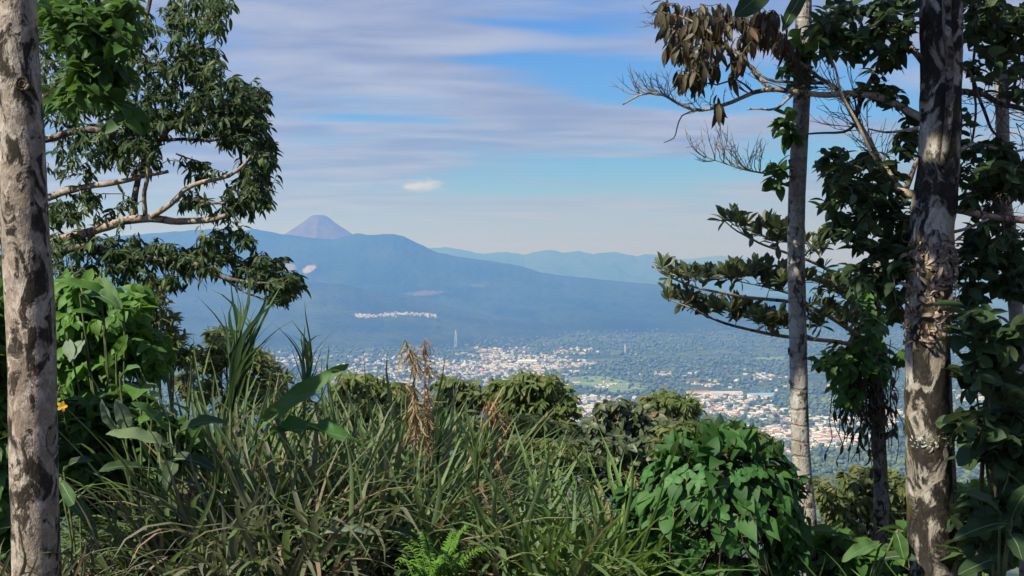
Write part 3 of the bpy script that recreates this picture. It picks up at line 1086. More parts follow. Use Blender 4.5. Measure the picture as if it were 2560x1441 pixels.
# ------------------------------------------------------------------ plants
def limb(parent, pts, r0, r1, mat, nodes=None, seg=8, bump=0.12, name='branch', step=0.06, gnarl=0.0, seed=None):
    """pts: list of (px, py, depth)"""
    W = np.array([P(*q) for q in pts])
    rad = np.linspace(r0, r1, len(W))
    path, rd = smooth_path(W, step, rad)
    if gnarl:
        sd = int(rng.integers(1e6)) if seed is None else seed
        s = np.linspace(0, len(path) * step, len(path))
        for ax in range(3):
            path[:, ax] += gnarl * rough1(s * 7, sd + ax, 3) * np.clip(s / 0.2, 0, 1)
    V, Q, T = tube(path, rd, seg, bump, int(rng.integers(1e6)))
    pl = Pile()
    pl.add(V, Q)
    pl.F.append(T)
    ob = pl.obj(name, mat, parent)
    if nodes is not None:
        nodes.append(path[::2])
    return path


def cluster_pts(clusters, depth, spread, mult=1.0):
    o = []
    for c_ in clusters:
        x0, y0, rx, ry, n = c_[:5]
        n = max(1, int(n * mult))
        dd = c_[5] if len(c_) > 5 else depth
        a = rng.uniform(0, 2 * PI, n)
        q = np.sqrt(rng.uniform(0, 1, n)) * rng.uniform(0.85, 1.25, n)
        dz = rng.uniform(-1, 1, n) * np.sqrt(np.clip(1 - 0.6 * q ** 2, 0.1, 1)) * spread
        for k in range(n):
            o.append(P(x0 + rx * q[k] * math.cos(a[k]), y0 + ry * q[k] * math.sin(a[k]), dd + dz[k]))
    return np.array(o)


def crown(parent, nodes, centers, kind, mat, leaf_len, per=8, style='droop', twigm=None, reach=0.22, nobj=300, thin=0.003, part='twig', sizevar=0.3, linkmax=None):
    """grow a twig to every centre from the nearest wood and hang leaves on its end"""
    nod = np.vstack(nodes)
    d0 = np.min(np.linalg.norm(centers[:, None] - nod[None, ::max(1, len(nod) // 400)], axis=2), axis=1)
    pl = Pile()
    pos, dirs, ups, sc = [], [], [], []
    nodes_arr = np.zeros((len(nod) + 3 * len(centers), 3))
    nodes_arr[:len(nod)] = nod
    nn = len(nod)
    for ci in np.argsort(d0):
        c_ = centers[ci]
        dist = np.linalg.norm(nodes_arr[:nn] - c_, axis=1)
        k = int(np.argmin(dist))
        a = nodes_arr[k].copy()
        L = dist[k]
        if L < 1e-3:
            continue
        side = rng.normal(0, 0.10, 3) * L
        m1 = a + (c_ - a) * 0.35 + side + np.array((0, 0, 0.05 * L))
        m2 = a + (c_ - a) * 0.72 + side * 0.7 + np.array((0, 0, 0.04 * L))
        path = np.array((a, m1, m2, c_))
        r0 = min(0.012, thin + 0.006 * L)
        pl.tube(path, np.array((r0, r0 * .8, r0 * .55, thin * .6)), 4)
        nodes_arr[nn:nn + 3] = path[1:]
        nn += 3
        tdir = unit(c_ - m2)
        n = max(2, int(per * rng.uniform(0.7, 1.3)))
        tt = np.linspace(0, 1, n)
        ln = min(reach, L)
        bp = c_ - tdir * ln * (1 - tt)[:, None]
        if style == 'droop':
            side2 = unit(np.cross(tdir, (0, 0, 1.0)) + 1e-6)
            sg = np.where(np.arange(n) % 2, 1, -1)[:, None]
            dv = side2 * sg * rng.uniform(0.25, 0.8, (n, 1)) + tdir * 0.35 + np.array((0, 0, -0.55)) + rng.normal(0, 0.40, (n, 3))
        elif style == 'hang':
            dv = tdir * 0.15 + np.array((0, 0, -1.0)) + rng.normal(0, 0.36, (n, 3))
        elif style == 'spread':
            side2 = unit(np.cross(tdir, (0, 0, 1.0)) + 1e-6)
            sg = np.where(np.arange(n) % 2, 1, -1)[:, None]
            dv = side2 * sg * 0.8 + tdir * 0.6 + np.array((0, 0, -0.12)) + rng.normal(0, 0.38, (n, 3))
        elif style == 'rosette':
            an = np.arange(n) * 2.4
            side2 = unit(np.cross(tdir, (0, 0, 1.0)) + 1e-6)
            up2 = np.cross(side2, tdir)
            dv = side2 * np.cos(an)[:, None] * 0.7 + up2 * np.sin(an)[:, None] * 0.6 + np.array((0, 0, 0.65)) + tdir * 0.45 + rng.normal(0, 0.12, (n, 3))
            bp = c_ - tdir * ln * 0.35 * (1 - tt)[:, None]
        pos.append(bp)
        dirs.append(dv)
        ups.append(np.array((0, 0, 1.0)) + rng.normal(0, 0.45, (n, 3)) + (np.array((0, -0.7, 0.2)) if style in ('hang', 'droop') else 0))
        sc.append(leaf_len * rng.uniform(1 - sizevar, 1 + sizevar, n))
    pl.obj('twigs', twigm or M_TWIG, parent, kind='stuff')
    foliage(parent, kind, mats_np(np.vstack(pos), np.vstack(dirs), np.vstack(ups), np.concatenate(sc)), mat, nobj)


def trunk(parent, pts, widths, d, mat, seg=40, bump=0.05, step=0.02, name='trunk', gnarl=0.0):
    """pts: (px, py); widths in photo pixels at distance d"""
    W = np.array([P(px, py, d) for px, py in pts])
    path, rd = smooth_path(W, step, np.array(widths) / 2 / FPX * d)
    V, Q, T = tube(path, rd, seg, bump, int(rng.integers(1e6)))
    pl = Pile()
    pl.add(V, Q)
    pl.F.append(T)
    pl.obj(name, mat, parent)
    return path


def gbase(px, d):
    x = (px - 1280) / FPX * d
    return np.array((x, d, float(ground_z(x, d))))


def py_ground(px, d):
    return float(pix(gbase(px, d))[1])


# ---- A: the pale mottled tree on the left
dA = 5.6
tA = thing('pale_bark_tree', 'pale mottled tree trunk with dark lichen blotches beside the tall grass', 'tree', gbase(95, dA))
path = trunk(tA, [(20, -2600), (24, -1500), (32, -400), (38, 0), (46, 200), (56, 400), (64, 600), (74, 750), (80, 900), (83, 1100), (88, 1300), (91, 1441), (96, py_ground(96, dA) + 30)],
             [62, 78, 94, 100, 106, 112, 116, 117, 118, 116, 116, 118, 132], dA, M_BARK_L, 56, 0.045, 0.015)
# knot scar and burls
pl = Pile()
kc = P(56, 210, dA - 0.098)
an = np.linspace(0, 2 * PI, 20)
for rr_, ra in ((0.024, 0.007), (0.012, 0.006)):
    pl.tube(np.stack((kc[0] + rr_ * np.cos(an), np.full(20, kc[1]) + 0.004 * np.cos(an), kc[2] + rr_ * 1.15 * np.sin(an)), -1), ra, 7)
pl.obj('knot', M_BARK_L, [c for c in tA.children if c.name.startswith('trunk')][0]).location = (0, 0, 0)
nodesA = []
limb(tA, [(35, -700, dA), (120, -480, 5.9), (190, -220, 6.3), (235, -40, 6.5), (262, 90, 6.6), (290, 200, 6.7)], 0.03, 0.008, M_BARK_D, nodesA, gnarl=0.01)
limb(tA, [(180, -250, 6.25), (240, -120, 6.5), (310, -10, 6.7), (330, 70, 6.8)], 0.016, 0.006, M_BARK_D, nodesA, gnarl=0.01)
cA = cluster_pts([(225, 60, 95, 60, 34), (190, 105, 50, 45, 16), (280, 145, 50, 60, 18), (170, 20, 70, 40, 14), (310, 40, 45, 50, 14), (250, 210, 70, 50, 14), (185, 245, 60, 40, 10), (300, 290, 50, 40, 8)], 6.6, 0.5, 1.3)
crown(tA, nodesA, cA, 'ovate', M_LEAF_MID, 0.105, 6, 'spread', nobj=300, reach=0.28)
# its own crown, above the picture
nodesA2 = [path[:60]]
for ax_, ay_, ad_ in ((-500, -2300, 5.0), (600, -2200, 5.2), (-200, -2600, 7.0), (500, -2900, 6.6), (100, -2500, 3.8)):
    limb(tA, [(28, -1700, dA), ((28 + ax_) / 2, (ay_ - 1750) / 2, (dA + ad_) / 2), (ax_, ay_, ad_)], 0.05, 0.015, M_BARK_L, nodesA2, gnarl=0.02, step=0.12)
cA2 = cluster_pts([(0, -2800, 600, 350, 30, 6.2)], 5.5, 1.6)
crown(tA, nodesA2, cA2, 'ovate', M_LEAF_MID, 0.16, 10, 'spread', nobj=0)

# ---- B: the spreading dark-leaved tree behind it
dB = 9.2
tB = thing('spreading_tree', 'spreading tree with small dark hanging leaves and bare pale limbs behind the mottled trunk', 'tree', gbase(30, dB))
nodesB = []
trunk(tB, [(50, -300), (45, 0), (42, 300), (46, 600), (40, 900), (34, 1200), (30, py_ground(30, dB) + 20)], [34, 44, 52, 58, 62, 66, 74], dB, M_BARK_D, 24, 0.08, 0.05)
LB = [([(44, 380, 9.2), (110, 352, 9.1), (230, 322, 9.0), (300, 335, 9.0), (400, 330, 9.0), (520, 292, 9.0), (620, 240, 8.9)], .034, .008, M_BARK_D),
      ([(46, 520, 9.2), (120, 492, 9.0), (200, 475, 8.9), (280, 455, 8.8), (350, 440, 8.8), (420, 430, 8.8)], .032, .012, M_BARK_P),
      ([(46, 660, 9.2), (130, 610, 9.0), (220, 580, 8.9), (350, 548, 8.8), (450, 555, 8.8), (520, 550, 8.75), (565, 536, 8.7)], .042, .017, M_BARK_P),
      ([(368, 548, 8.8), (425, 515, 8.7), (460, 478, 8.7), (510, 455, 8.6), (570, 438, 8.6), (605, 410, 8.6), (630, 385, 8.6)], .022, .009, M_BARK_P),
      ([(364, 548, 8.8), (362, 480, 8.75), (366, 420, 8.7), (363, 366, 8.7)], .017, .014, M_BARK_P),
      ([(46, 660, 9.2), (180, 622, 9.1), (300, 632, 9.0), (400, 648, 8.9), (480, 660, 8.8), (560, 695, 8.7), (640, 705, 8.6), (710, 712, 8.6)], .034, .007, M_BARK_D),
      ([(45, 330, 9.2), (150, 210, 9.2), (260, 150, 9.2), (340, 100, 9.2), (372, 20, 9.2), (392, -80, 9.2)], .03, .012, M_BARK_D),
      ([(330, 552, 8.85), (345, 450, 9.0), (400, 350, 9.2), (470, 270, 9.3), (515, 180, 9.3), (500, 80, 9.3), (480, -30, 9.3)], .024, .008, M_BARK_D),
      ([(480, 60, 9.3), (530, 20, 9.3), (575, 5, 9.3)], .008, .004, M_BARK_D),
      ([(400, 350, 9.2), (520, 350, 9.0), (600, 320, 8.9), (660, 330, 8.9)], .014, .006, M_BARK_D),
      ([(470, 500, 8.9), (560, 505, 8.8), (630, 480, 8.8), (670, 470, 8.8)], .010, .005, M_BARK_D),
      ([(560, 695, 8.7), (600, 725, 8.7), (680, 755, 8.6), (700, 760, 8.6)], .008, .004, M_BARK_D),
      ([(440, 385, 8.9), (480, 400, 8.9), (505, 410, 8.9)], .006, .004, M_BARK_P),
      ([(200, 475, 8.9), (205, 500, 8.8), (215, 530, 8.8)], .006, .004, M_BARK_P)]
for pts, r0, r1, m in LB:
    limb(tB, pts, r0, r1, m, nodesB, gnarl=0.012, bump=0.16)
cB = cluster_pts([(490, 30, 80, 45, 22), (555, 10, 35, 18, 8), (540, 60, 30, 24, 8), (420, 110, 90, 70, 24), (500, 155, 60, 45, 24), (300, 200, 140, 80, 30), (430, 225, 130, 60, 34),
                  (560, 235, 100, 50, 36), (630, 255, 50, 45, 20), (250, 300, 140, 70, 30), (470, 300, 170, 45, 40), (600, 320, 80, 45, 26), (655, 380, 34, 55, 18), (640, 440, 45, 45, 18), (620, 490, 60, 35, 18),
                  (575, 525, 60, 22, 10), (660, 500, 25, 20, 6), (190, 400, 70, 45, 14), (330, 390, 75, 45, 26), (310, 340, 100, 40, 20), (240, 520, 100, 40, 14), (150, 550, 50, 50, 12), (220, 640, 110, 55, 30), (330, 620, 90, 40, 18),
                  (400, 645, 150, 34, 26), (560, 595, 65, 26, 16), (520, 650, 90, 34, 20), (660, 655, 55, 26, 18), (705, 705, 45, 26, 18), (735, 718, 25, 12, 6), (695, 745, 26, 18, 8), (630, 690, 55, 28, 14),
                  (150, 110, 80, 90, 22), (190, 20, 90, 50, 16), (300, 40, 70, 50, 16), (130, 240, 45, 60, 10), (480, 505, 40, 25, 7), (500, 430, 50, 26, 7), (180, 700, 70, 30, 14), (300, 690, 80, 24, 12), (440, 700, 60, 20, 8), (15, 300, 30, 300, 30), (10, 620, 25, 120, 14)], dB, 0.8, 3.0)
crown(tB, nodesB, cB, 'lance', M_LEAF_DK, 0.076, 7, 'droop', sizevar=0.45, reach=0.36, nobj=300, thin=0.0025)

# ---- D: the slim ringed trunk
dD = 6.9
tD = thing('slim_tree', 'slim straight pale trunk with ring scars standing beside the vine-covered mound', 'tree', gbase(2030, dD))
nodesD = []
pth = trunk(tD, [(2020, -1600), (2012, -600), (2009, 0), (2008, 150), (2002, 300), (1994, 450), (1990, 600), (1994, 800), (1998, 1000), (2004, 1150), (2019, 1300), (2027, 1441), (2036, py_ground(2036, dD) + 20)],
            [28, 36, 40, 40, 42, 43, 43, 43, 44, 46, 46, 44, 52], dD, M_BARK_T, 32, 0.05, 0.015)
nodesD.append(pth[::6])
limb(tD, [(1990, 470, 6.9), (1982, 430, 6.85), (1976, 400, 6.82)], .016, .013, M_BARK_T, None)
limb(tD, [(1984, 893, 6.9), (1974, 885, 6.86), (1972, 870, 6.85)], .012, .006, M_BARK_T, None)
limb(tD, [(1984, 965, 6.9), (1974, 955, 6.86), (1974, 945, 6.85)], .010, .005, M_BARK_T, None)
limb(tD, [(1992, 445, 6.9), (1950, 438, 6.8), (1900, 432, 6.75), (1850, 422, 6.7), (1800, 405, 6.7), (1765, 395, 6.7)], .007, .002, M_TWIG_GR, None)
limb(tD, [(1993, 445, 6.9), (1960, 460, 6.8), (1935, 435, 6.8), (1925, 400, 6.8)], .006, .002, M_TWIG_GR, nodesD)


def bare_fan(parent, roots, L, n, up=0.8, lean=(-0.6, 0, 0.5), mat=None):
    """fine leafless twigs curving up from root points"""
    pl = Pile()
    for _ in range(n):
        a = roots[rng.integers(len(roots))]
        dv = unit(np.array(lean) + rng.normal(0, 0.35, 3))
        pts = [a]
        ln = L * rng.uniform(0.5, 1.1)
        for s in range(6):
            dv = unit(dv + np.array((0.02, 0, up * 0.16)) + rng.normal(0, 0.16, 3))
            pts.append(pts[-1] + dv * ln / 6)
        pts = np.array(pts)
        pl.tube(pts, np.linspace(0.0026, 0.001, len(pts)), 4)
        for k in (2, 3, 4):
            q = pts[k]
            dv2 = unit(dv + rng.normal(0, 0.6, 3))
            e = q + dv2 * ln * rng.uniform(0.15, 0.3)
            pl.tube(np.array((q, (q + e) / 2 + rng.normal(0, 0.006, 3), e)), np.array((0.0018, 0.0013, 0.0008)), 4)
    pl.obj('twigs', mat or M_TWIG_GR, parent, kind='stuff')


fr = smooth_path(np.array([P(1900, 432, 6.75), P(1850, 422, 6.7), P(1800, 405, 6.7), P(1765, 395, 6.7)]), 0.02)
bare_fan(tD, fr, 0.24, 34, 0.9, (-0.35, 0, 0.5))
crown(tD, nodesD, cluster_pts([(2000, 110, 45, 45, 9), (1985, 160, 30, 30, 5), (1972, 300, 22, 26, 4), (1950, 440, 25, 24, 5), (1980, 330, 14, 20, 2), (2005, 190, 30, 20, 4)], dD - 0.1, 0.15), 'ovate', M_LEAF_MID, 0.085, 7, 'spread', nobj=120)
nodesD2 = [pth[:40]]
crown(tD, nodesD2, cluster_pts([(2000, -1300, 350, 300, 26)], dD, 1.2), 'ovate', M_LEAF_RND, 0.16, 10, 'spread', nobj=0)

# ---- E: the big mottled tree on the right
dE = 6.0
tE = thing('lichen_bark_tree', 'thick tree trunk blotched black, white and mossy with bare tangled branches', 'tree', gbase(2340, dE))
nodesE = []
pth = trunk(tE, [(2375, -1900), (2362, -600), (2354, 0), (2352, 200), (2348, 400), (2338, 500), (2328, 600), (2324, 700), (2320, 800), (2318, 950), (2319, 1100), (2326, 1300), (2334, 1441), (2342, py_ground(2342, dE) + 20)],
            [86, 100, 104, 100, 98, 108, 108, 116, 112, 108, 108, 112, 114, 130], dE, M_BARK_R, 56, 0.07, 0.015)
nodesE.append(pth[::10])
# a woody climber pressed to its face, and a thin stem up its side
limb(tE, [(2378, -500, 5.86), (2366, 0, 5.86), (2372, 120, 5.86), (2374, 250, 5.87), (2366, 350, 5.88), (2358, 415, 5.89)], .022, .017, M_BARK_D, None, 10, 0.1, name='climber')
limb(tE, [(2394, 1480, 5.98), (2388, 1300, 5.98), (2378, 1100, 5.97), (2372, 950, 5.97), (2368, 850, 5.97), (2362, 760, 5.95)], .018, .011, M_BARK_T, None, 10, 0.06, name='side_stem')
LE = [([(2310, 490, 6.0), (2265, 484, 6.05), (2235, 465, 6.1), (2205, 410, 6.15), (2170, 345, 6.2), (2140, 290, 6.25), (2095, 225, 6.3), (2040, 190, 6.35), (1960, 130, 6.4)], .024, .008, M_BARK_P),
      ([(2315, 300, 6.0), (2255, 270, 6.1), (2200, 245, 6.15), (2120, 238, 6.2), (2050, 238, 6.25), (1990, 228, 6.3), (1930, 224, 6.3), (1880, 228, 6.3), (1830, 255, 6.35), (1780, 272, 6.35), (1735, 277, 6.4), (1690, 258, 6.4), (1650, 236, 6.4), (1600, 238, 6.4), (1555, 262, 6.4)], .02, .004, M_BARK_P),
      ([(1930, 224, 6.3), (1895, 195, 6.35), (1850, 140, 6.4), (1800, 105, 6.4), (1760, 70, 6.4), (1700, 40, 6.4), (1650, 30, 6.4)], .013, .004, M_BARK_P),
      ([(2060, 208, 6.35), (1990, 205, 6.4), (1920, 200, 6.4), (1870, 165, 6.45), (1820, 140, 6.45)], .010, .004, M_BARK_D),
      ([(2150, 300, 6.25), (2110, 330, 6.2), (2040, 330, 6.2), (2000, 335, 6.2)], .008, .004, M_TWIG),
      ([(2140, 290, 6.25), (2160, 230, 6.3), (2200, 160, 6.3), (2215, 90, 6.3), (2200, -20, 6.3)], .014, .006, M_BARK_D),
      ([(2310, 160, 6.0), (2270, 110, 6.1), (2220, 60, 6.2), (2150, 30, 6.3), (2080, 20, 6.3)], .016, .006, M_BARK_D),
      ([(2220, 440, 6.1), (2190, 400, 6.0), (2110, 240, 6.0), (2090, 180, 6.0), (2060, 100, 6.0)], .010, .004, M_BARK_P),
      ([(2110, 370, 6.2), (2070, 420, 6.2), (2040, 440, 6.2)], .007, .003, M_TWIG),
      ([(2300, 720, 6.0), (2255, 690, 6.1), (2200, 650, 6.2), (2130, 600, 6.3), (2070, 560, 6.3)], .012, .005, M_BARK_D),
      ([(2300, 560, 6.0), (2250, 545, 6.1), (2200, 520, 6.2), (2140, 490, 6.25), (2080, 440, 6.3)], .012, .005, M_BARK_D),
      ([(2295, 320, 6.0), (2230, 330, 6.1), (2170, 325, 6.2)], .009, .004, M_BARK_P),
      ([(1990, 228, 6.3), (1945, 268, 6.3), (1900, 272, 6.3), (1866, 273, 6.3)], .008, .004, M_BARK_P),
      ([(1735, 277, 6.4), (1705, 290, 6.4), (1690, 320, 6.4), (1680, 345, 6.4), (1658, 356, 6.4)], .004, .002, M_TWIG),
      ([(1880, 228, 6.3), (1840, 200, 6.3), (1790, 210, 6.3), (1740, 200, 6.3)], .006, .003, M_TWIG),
      ([(2375, 520, 6.0), (2410, 528, 6.0), (2450, 540, 6.0), (2500, 543, 6.0), (2570, 552, 6.0), (2680, 560, 6.0)], .022, .015, M_BARK_P),
      ([(2375, 582, 6.0), (2410, 575, 5.95), (2440, 562, 5.95), (2470, 545, 5.98)], .009, .006, M_BARK_P),
      ([(2390, 230, 6.0), (2430, 228, 6.1), (2465, 238, 6.2), (2500, 262, 6.2), (2560, 278, 6.2), (2640, 300, 6.2)], .018, .012, M_BARK_D),
      ([(2440, -60, 6.2), (2436, 60, 6.2), (2434, 180, 6.2), (2440, 260, 6.2), (2434, 340, 6.2), (2420, 400, 6.2)], .008, .005, M_BARK_D),
      ([(2395, 380, 6.0), (2430, 362, 6.1), (2475, 370, 6.2), (2520, 380, 6.2), (2600, 370, 6.2)], .012, .006, M_BARK_P),
      ([(2395, 170, 6.0), (2425, 180, 6.1), (2450, 260, 6.1), (2480, 325, 6.2), (2540, 370, 6.2)], .011, .006, M_BARK_D),
      ([(2380, 700, 6.0), (2440, 660, 6.1), (2500, 640, 6.2), (2570, 600, 6.2)], .010, .005, M_BARK_D),
      ([(2380, 860, 6.0), (2410, 900, 6.1), (2460, 930, 6.2), (2500, 960, 6.2)], .012, .006, M_BARK_P)]
for pts, r0, r1, m in LE:
    limb(tE, pts, r0, r1, m, nodesE, 7, 0.14, gnarl=0.010, step=0.04)
bare_fan(tE, smooth_path(np.array([P(1690, 258, 6.4), P(1650, 236, 6.4), P(1600, 238, 6.4)]), 0.02), 0.22, 26, 0.9, (-0.6, 0, 0.3))
bare_fan(tE, smooth_path(np.array([P(1660, 32, 6.4), P(1680, 60, 6.4), P(1700, 40, 6.4)]), 0.02), 0.27, 7, 0.6, (-0.8, 0, -0.25))
bare_fan(tE, smooth_path(np.array([P(1880, 228, 6.3), P(1800, 265, 6.35), P(1735, 277, 6.4)]), 0.02), 0.17, 12, 0.5, (-0.8, 0, 0.3), M_TWIG)
bare_fan(tE, smooth_path(np.array([P(2235, 465, 6.1), P(2170, 345, 6.2), P(2095, 225, 6.3), P(1990, 228, 6.3)]), 0.02), 0.36, 60, 0.4, (-0.6, 0, 0.35), M_TWIG)
bare_fan(tE, smooth_path(np.array([P(2400, 230, 6.1), P(2500, 262, 6.2), P(2560, 380, 6.2), P(2440, 540, 6.0)]), 0.02), 0.36, 44, 0.2, (0.2, 0, -0.3), M_TWIG)
crown(tE, nodesE, cluster_pts([(1735, 50, 70, 40, 12), (1695, 105, 40, 40, 9), (1790, 30, 50, 30, 7), (1760, 110, 50, 36, 8), (1670, 20, 30, 20, 4), (1735, 185, 40, 16, 6), (1770, 165, 30, 14, 4), (1700, 190, 20, 12, 3),
                               (1850, 90, 50, 50, 9), (1910, 50, 50, 45, 9), (1950, 100, 30, 30, 4), (1795, 265, 12, 10, 2), (1840, 150, 25, 18, 3)], 6.4, 0.35, 2.3), 'lance', M_LEAF_BRN, 0.088, 5, 'hang', nobj=300, reach=0.22, sizevar=0.4)
tEl = [(2150, 60, 110, 55, 26), (2080, 40, 45, 45, 10), (2250, 30, 55, 40, 12), (2120, 110, 60, 40, 10), (2200, 140, 60, 40, 10), (2060, 90, 40, 40, 8), (2250, 110, 40, 50, 8),
       (2165, 450, 95, 60, 26), (2095, 405, 55, 35, 10), (2200, 560, 95, 70, 34), (2245, 660, 50, 55, 18), (2120, 520, 65, 45, 16), (2270, 360, 30, 45, 8), (2180, 690, 70, 40, 14), (2100, 590, 40, 30, 6), (2170, 230, 50, 40, 6),
       (2240, 250, 40, 40, 5), (2250, 760, 40, 50, 10),
       (2470, 440, 65, 55, 24), (2530, 430, 50, 60, 22), (2440, 500, 45, 36, 10), (2480, 620, 75, 65, 34), (2540, 690, 40, 60, 18), (2430, 690, 36, 60, 14), (2430, 50, 50, 55, 10), (2520, 40, 50, 45, 12),
       (2540, 150, 30, 50, 6), (2465, 150, 36, 55, 8), (2545, 240, 26, 26, 4), (2420, 330, 30, 40, 5), (2480, 380, 50, 24, 8)]
crown(tE, nodesE, cluster_pts(tEl, 6.3, 0.45, 1.9), 'ovate', M_LEAF_RND, 0.078, 5, 'spread', nobj=300, reach=0.28)
# unseen crown over the picture; its left reach is added to shade the right-hand trees
nodesE2 = [pth[:50]]
for ax_, ay_, ad_ in ((1700, -1900, 5.6), (2900, -1700, 5.5), (2300, -2300, 7.0), (2100, -1500, 4.6)):
    limb(tE, [(2366, -1000, dE), ((2366 + ax_) / 2, (ay_ - 1200) / 2, (dE + ad_) / 2), (ax_, ay_, ad_)], 0.05, 0.015, M_BARK_R, nodesE2, gnarl=0.02, step=0.12)
limb(tE, [(2366, -1000, dE), (1900, -1500, 5.4), (1300, -2100, 4.6), (800, -2500, 3.9)], 0.05, 0.02, M_BARK_R, nodesE2, gnarl=0.02, step=0.12)  # limb added out of view to carry the sun-blocking leaves
crown(tE, nodesE2, cluster_pts([(800, -2450, 900, 700, 90, 3.9), (1250, -2250, 500, 450, 40, 4.4), (2600, -1600, 450, 350, 34, 5.8), (2300, -2100, 600, 400, 34, 6.2)], 5.8, 1.5), 'ovate', M_LEAF_RND, 0.19, 12, 'spread', nobj=0)  # leftmost clusters added to keep direct sun off the right-hand trunks

# shaggy lichen growing on the trunk
tL = thing('bark_lichen', 'shaggy brown curling lichen tuft growing on the thick blotched trunk', 'lichen', P(2322, 860, dE - 0.12))
n = 330
ang = rng.uniform(-1.5, 1.5, n)
zz = rng.uniform(0, 1, n)
lp = np.array([P(2326 - 6 * zz[k], 600 + 255 * zz[k], dE) for k in range(n)])
rT = 0.108 + 0.006 * rng.uniform(0, 1, n)
nrm = np.stack((np.sin(ang), -np.cos(ang), np.zeros(n)), -1)
lp = lp + nrm * rT[:, None]
dv = nrm * rng.uniform(0.2, 1.0, (n, 1)) + rng.normal(0, 0.6, (n, 3))
foliage(tL, 'curl', mats_np(lp, dv, nrm + rng.normal(0, 0.5, (n, 3)), rng.uniform(0.045, 0.095, n)), M_LICHEN, 300, part='frond', rest='fronds')
tL2 = thing('bark_lichen', 'small grey-white lichen patch on the thick trunk above the moss', 'lichen', P(2318, 1110, dE - 0.11))
n = 60
ang = rng.uniform(-1.1, 0.9, n)
lp = np.array([P(2318, 1080 + 35 * v, dE) for v in rng.uniform(0, 1, n)])
nrm = np.stack((np.sin(ang), -np.cos(ang), np.zeros(n)), -1)
M_LICHEN_G = leaf_mat('lichen_grey', (0.28, 0.30, 0.25), (0.42, 0.44, 0.38), 0.85, 0.1)
foliage(tL2, 'curl', mats_np(lp + nrm * 0.104, nrm * 0.3 + rng.normal(0, 0.7, (n, 3)), nrm, rng.uniform(0.03, 0.05, n)), M_LICHEN_G, 60, part='frond', rest='fronds')

# ---- F: thin trunk at the right edge
dF = 6.6
tF = thing('thin_trunk_tree', 'thin grey trunk bending slightly beside the dark foliage, right of the thick trunk', 'tree', gbase(2575, dF))
nodesF = []
pth = trunk(tF, [(2470, -800), (2488, -200), (2496, 0), (2500, 150), (2506, 300), (2510, 480), (2527, 600), (2538, 750), (2548, 900), (2556, 1050), (2566, 1250), (2575, py_ground(2575, dF) + 20)],
            [22, 28, 30, 31, 32, 32, 34, 36, 37, 38, 40, 46], dF, M_BARK_T, 24, 0.06, 0.02)
nodesF.append(pth[::5])
limb(tF, [(2500, 150, 6.6), (2470, 60, 6.6), (2455, -40, 6.6)], .012, .007, M_BARK_D, nodesF)
limb(tF, [(2505, 300, 6.6), (2540, 200, 6.6), (2555, 60, 6.6)], .010, .006, M_BARK_D, nodesF)
crown(tF, nodesF, cluster_pts([(2480, -60, 90, 60, 16), (2540, 60, 30, 60, 8), (2470, 60, 40, 40, 7)], dF, 0.3), 'ovate', M_LEAF_RND, 0.11, 7, 'spread', nobj=80)
crown(tF, [pth[:60]], cluster_pts([(2600, -800, 400, 300, 26)], dF, 1.2), 'ovate', M_LEAF_RND, 0.17, 10, 'spread', nobj=0)

# ---- G: tree with level sprays of leathery leaves, hung with dry vines
dG = 9.3
tG = thing('layered_tree', 'slender dark tree with level sprays of upright leathery leaves reaching over the valley', 'tree', gbase(2200, dG))
nodesG = []
pth = trunk(tG, [(2300, 380), (2262, 480), (2220, 580), (2192, 700), (2190, 880), (2196, 1050), (2202, 1250), (2204, py_ground(2204, dG) + 20)], [10, 16, 22, 27, 32, 34, 36, 42], dG, M_BARK_D, 20, 0.10, 0.03)
LG = [([(2188, 745, 9.3), (2110, 700, 9.1), (2040, 660, 8.9), (1960, 630, 8.8), (1880, 598, 8.7), (1830, 570, 8.6), (1795, 538, 8.6)], .016, .003),
      ([(2190, 870, 9.3), (2110, 815, 9.0), (2040, 775, 8.8), (1960, 752, 8.7), (1870, 745, 8.6), (1780, 728, 8.5), (1700, 705, 8.5), (1650, 680, 8.4), (1636, 665, 8.4)], .020, .003),
      ([(2040, 775, 8.8), (1980, 735, 8.8), (1900, 715, 8.8), (1820, 700, 8.8)], .009, .003),
      ([(2192, 890, 9.3), (2120, 860, 9.1), (2040, 850, 8.9), (1960, 842, 8.8), (1880, 826, 8.7), (1800, 803, 8.6), (1740, 778, 8.5), (1690, 757, 8.5), (1665, 748, 8.5)], .020, .003),
      ([(2040, 850, 8.9), (1980, 820, 8.9), (1920, 800, 8.9), (1850, 770, 8.9)], .009, .003)]
for pts, r0, r1 in LG:
    limb(tG, pts, r0, r1, M_BARK_P, nodesG, 6, 0.1, gnarl=0.006)
nodesG.append(pth[::8])
cG = cluster_pts([(1850, 555, 40, 12, 5), (1900, 572, 40, 18, 10), (1950, 590, 30, 28, 12), (1815, 548, 20, 8, 3), (2040, 620, 40, 30, 8), (1650, 672, 18, 8, 4), (1690, 690, 30, 10, 7), (1740, 692, 40, 14, 11), (1800, 690, 40, 18, 13), (1860, 690, 40, 20, 13), (1920, 692, 40, 22, 13), (1960, 705, 30, 25, 10), (2050, 700, 50, 25, 12), (2100, 720, 40, 30, 10),
                  (1672, 742, 12, 6, 3), (1715, 752, 25, 10, 6), (1745, 765, 30, 14, 9), (1790, 772, 30, 18, 10), (1850, 780, 35, 20, 12), (1900, 800, 40, 20, 13), (1950, 800, 30, 22, 9), (2040, 790, 50, 25, 10), (2100, 800, 40, 30, 8)], 8.7, 0.35)
crown(tG, nodesG, cG, 'obovate', M_LEAF_GLS, 0.105, 9, 'rosette', reach=0.12, nobj=300, thin=0.003)
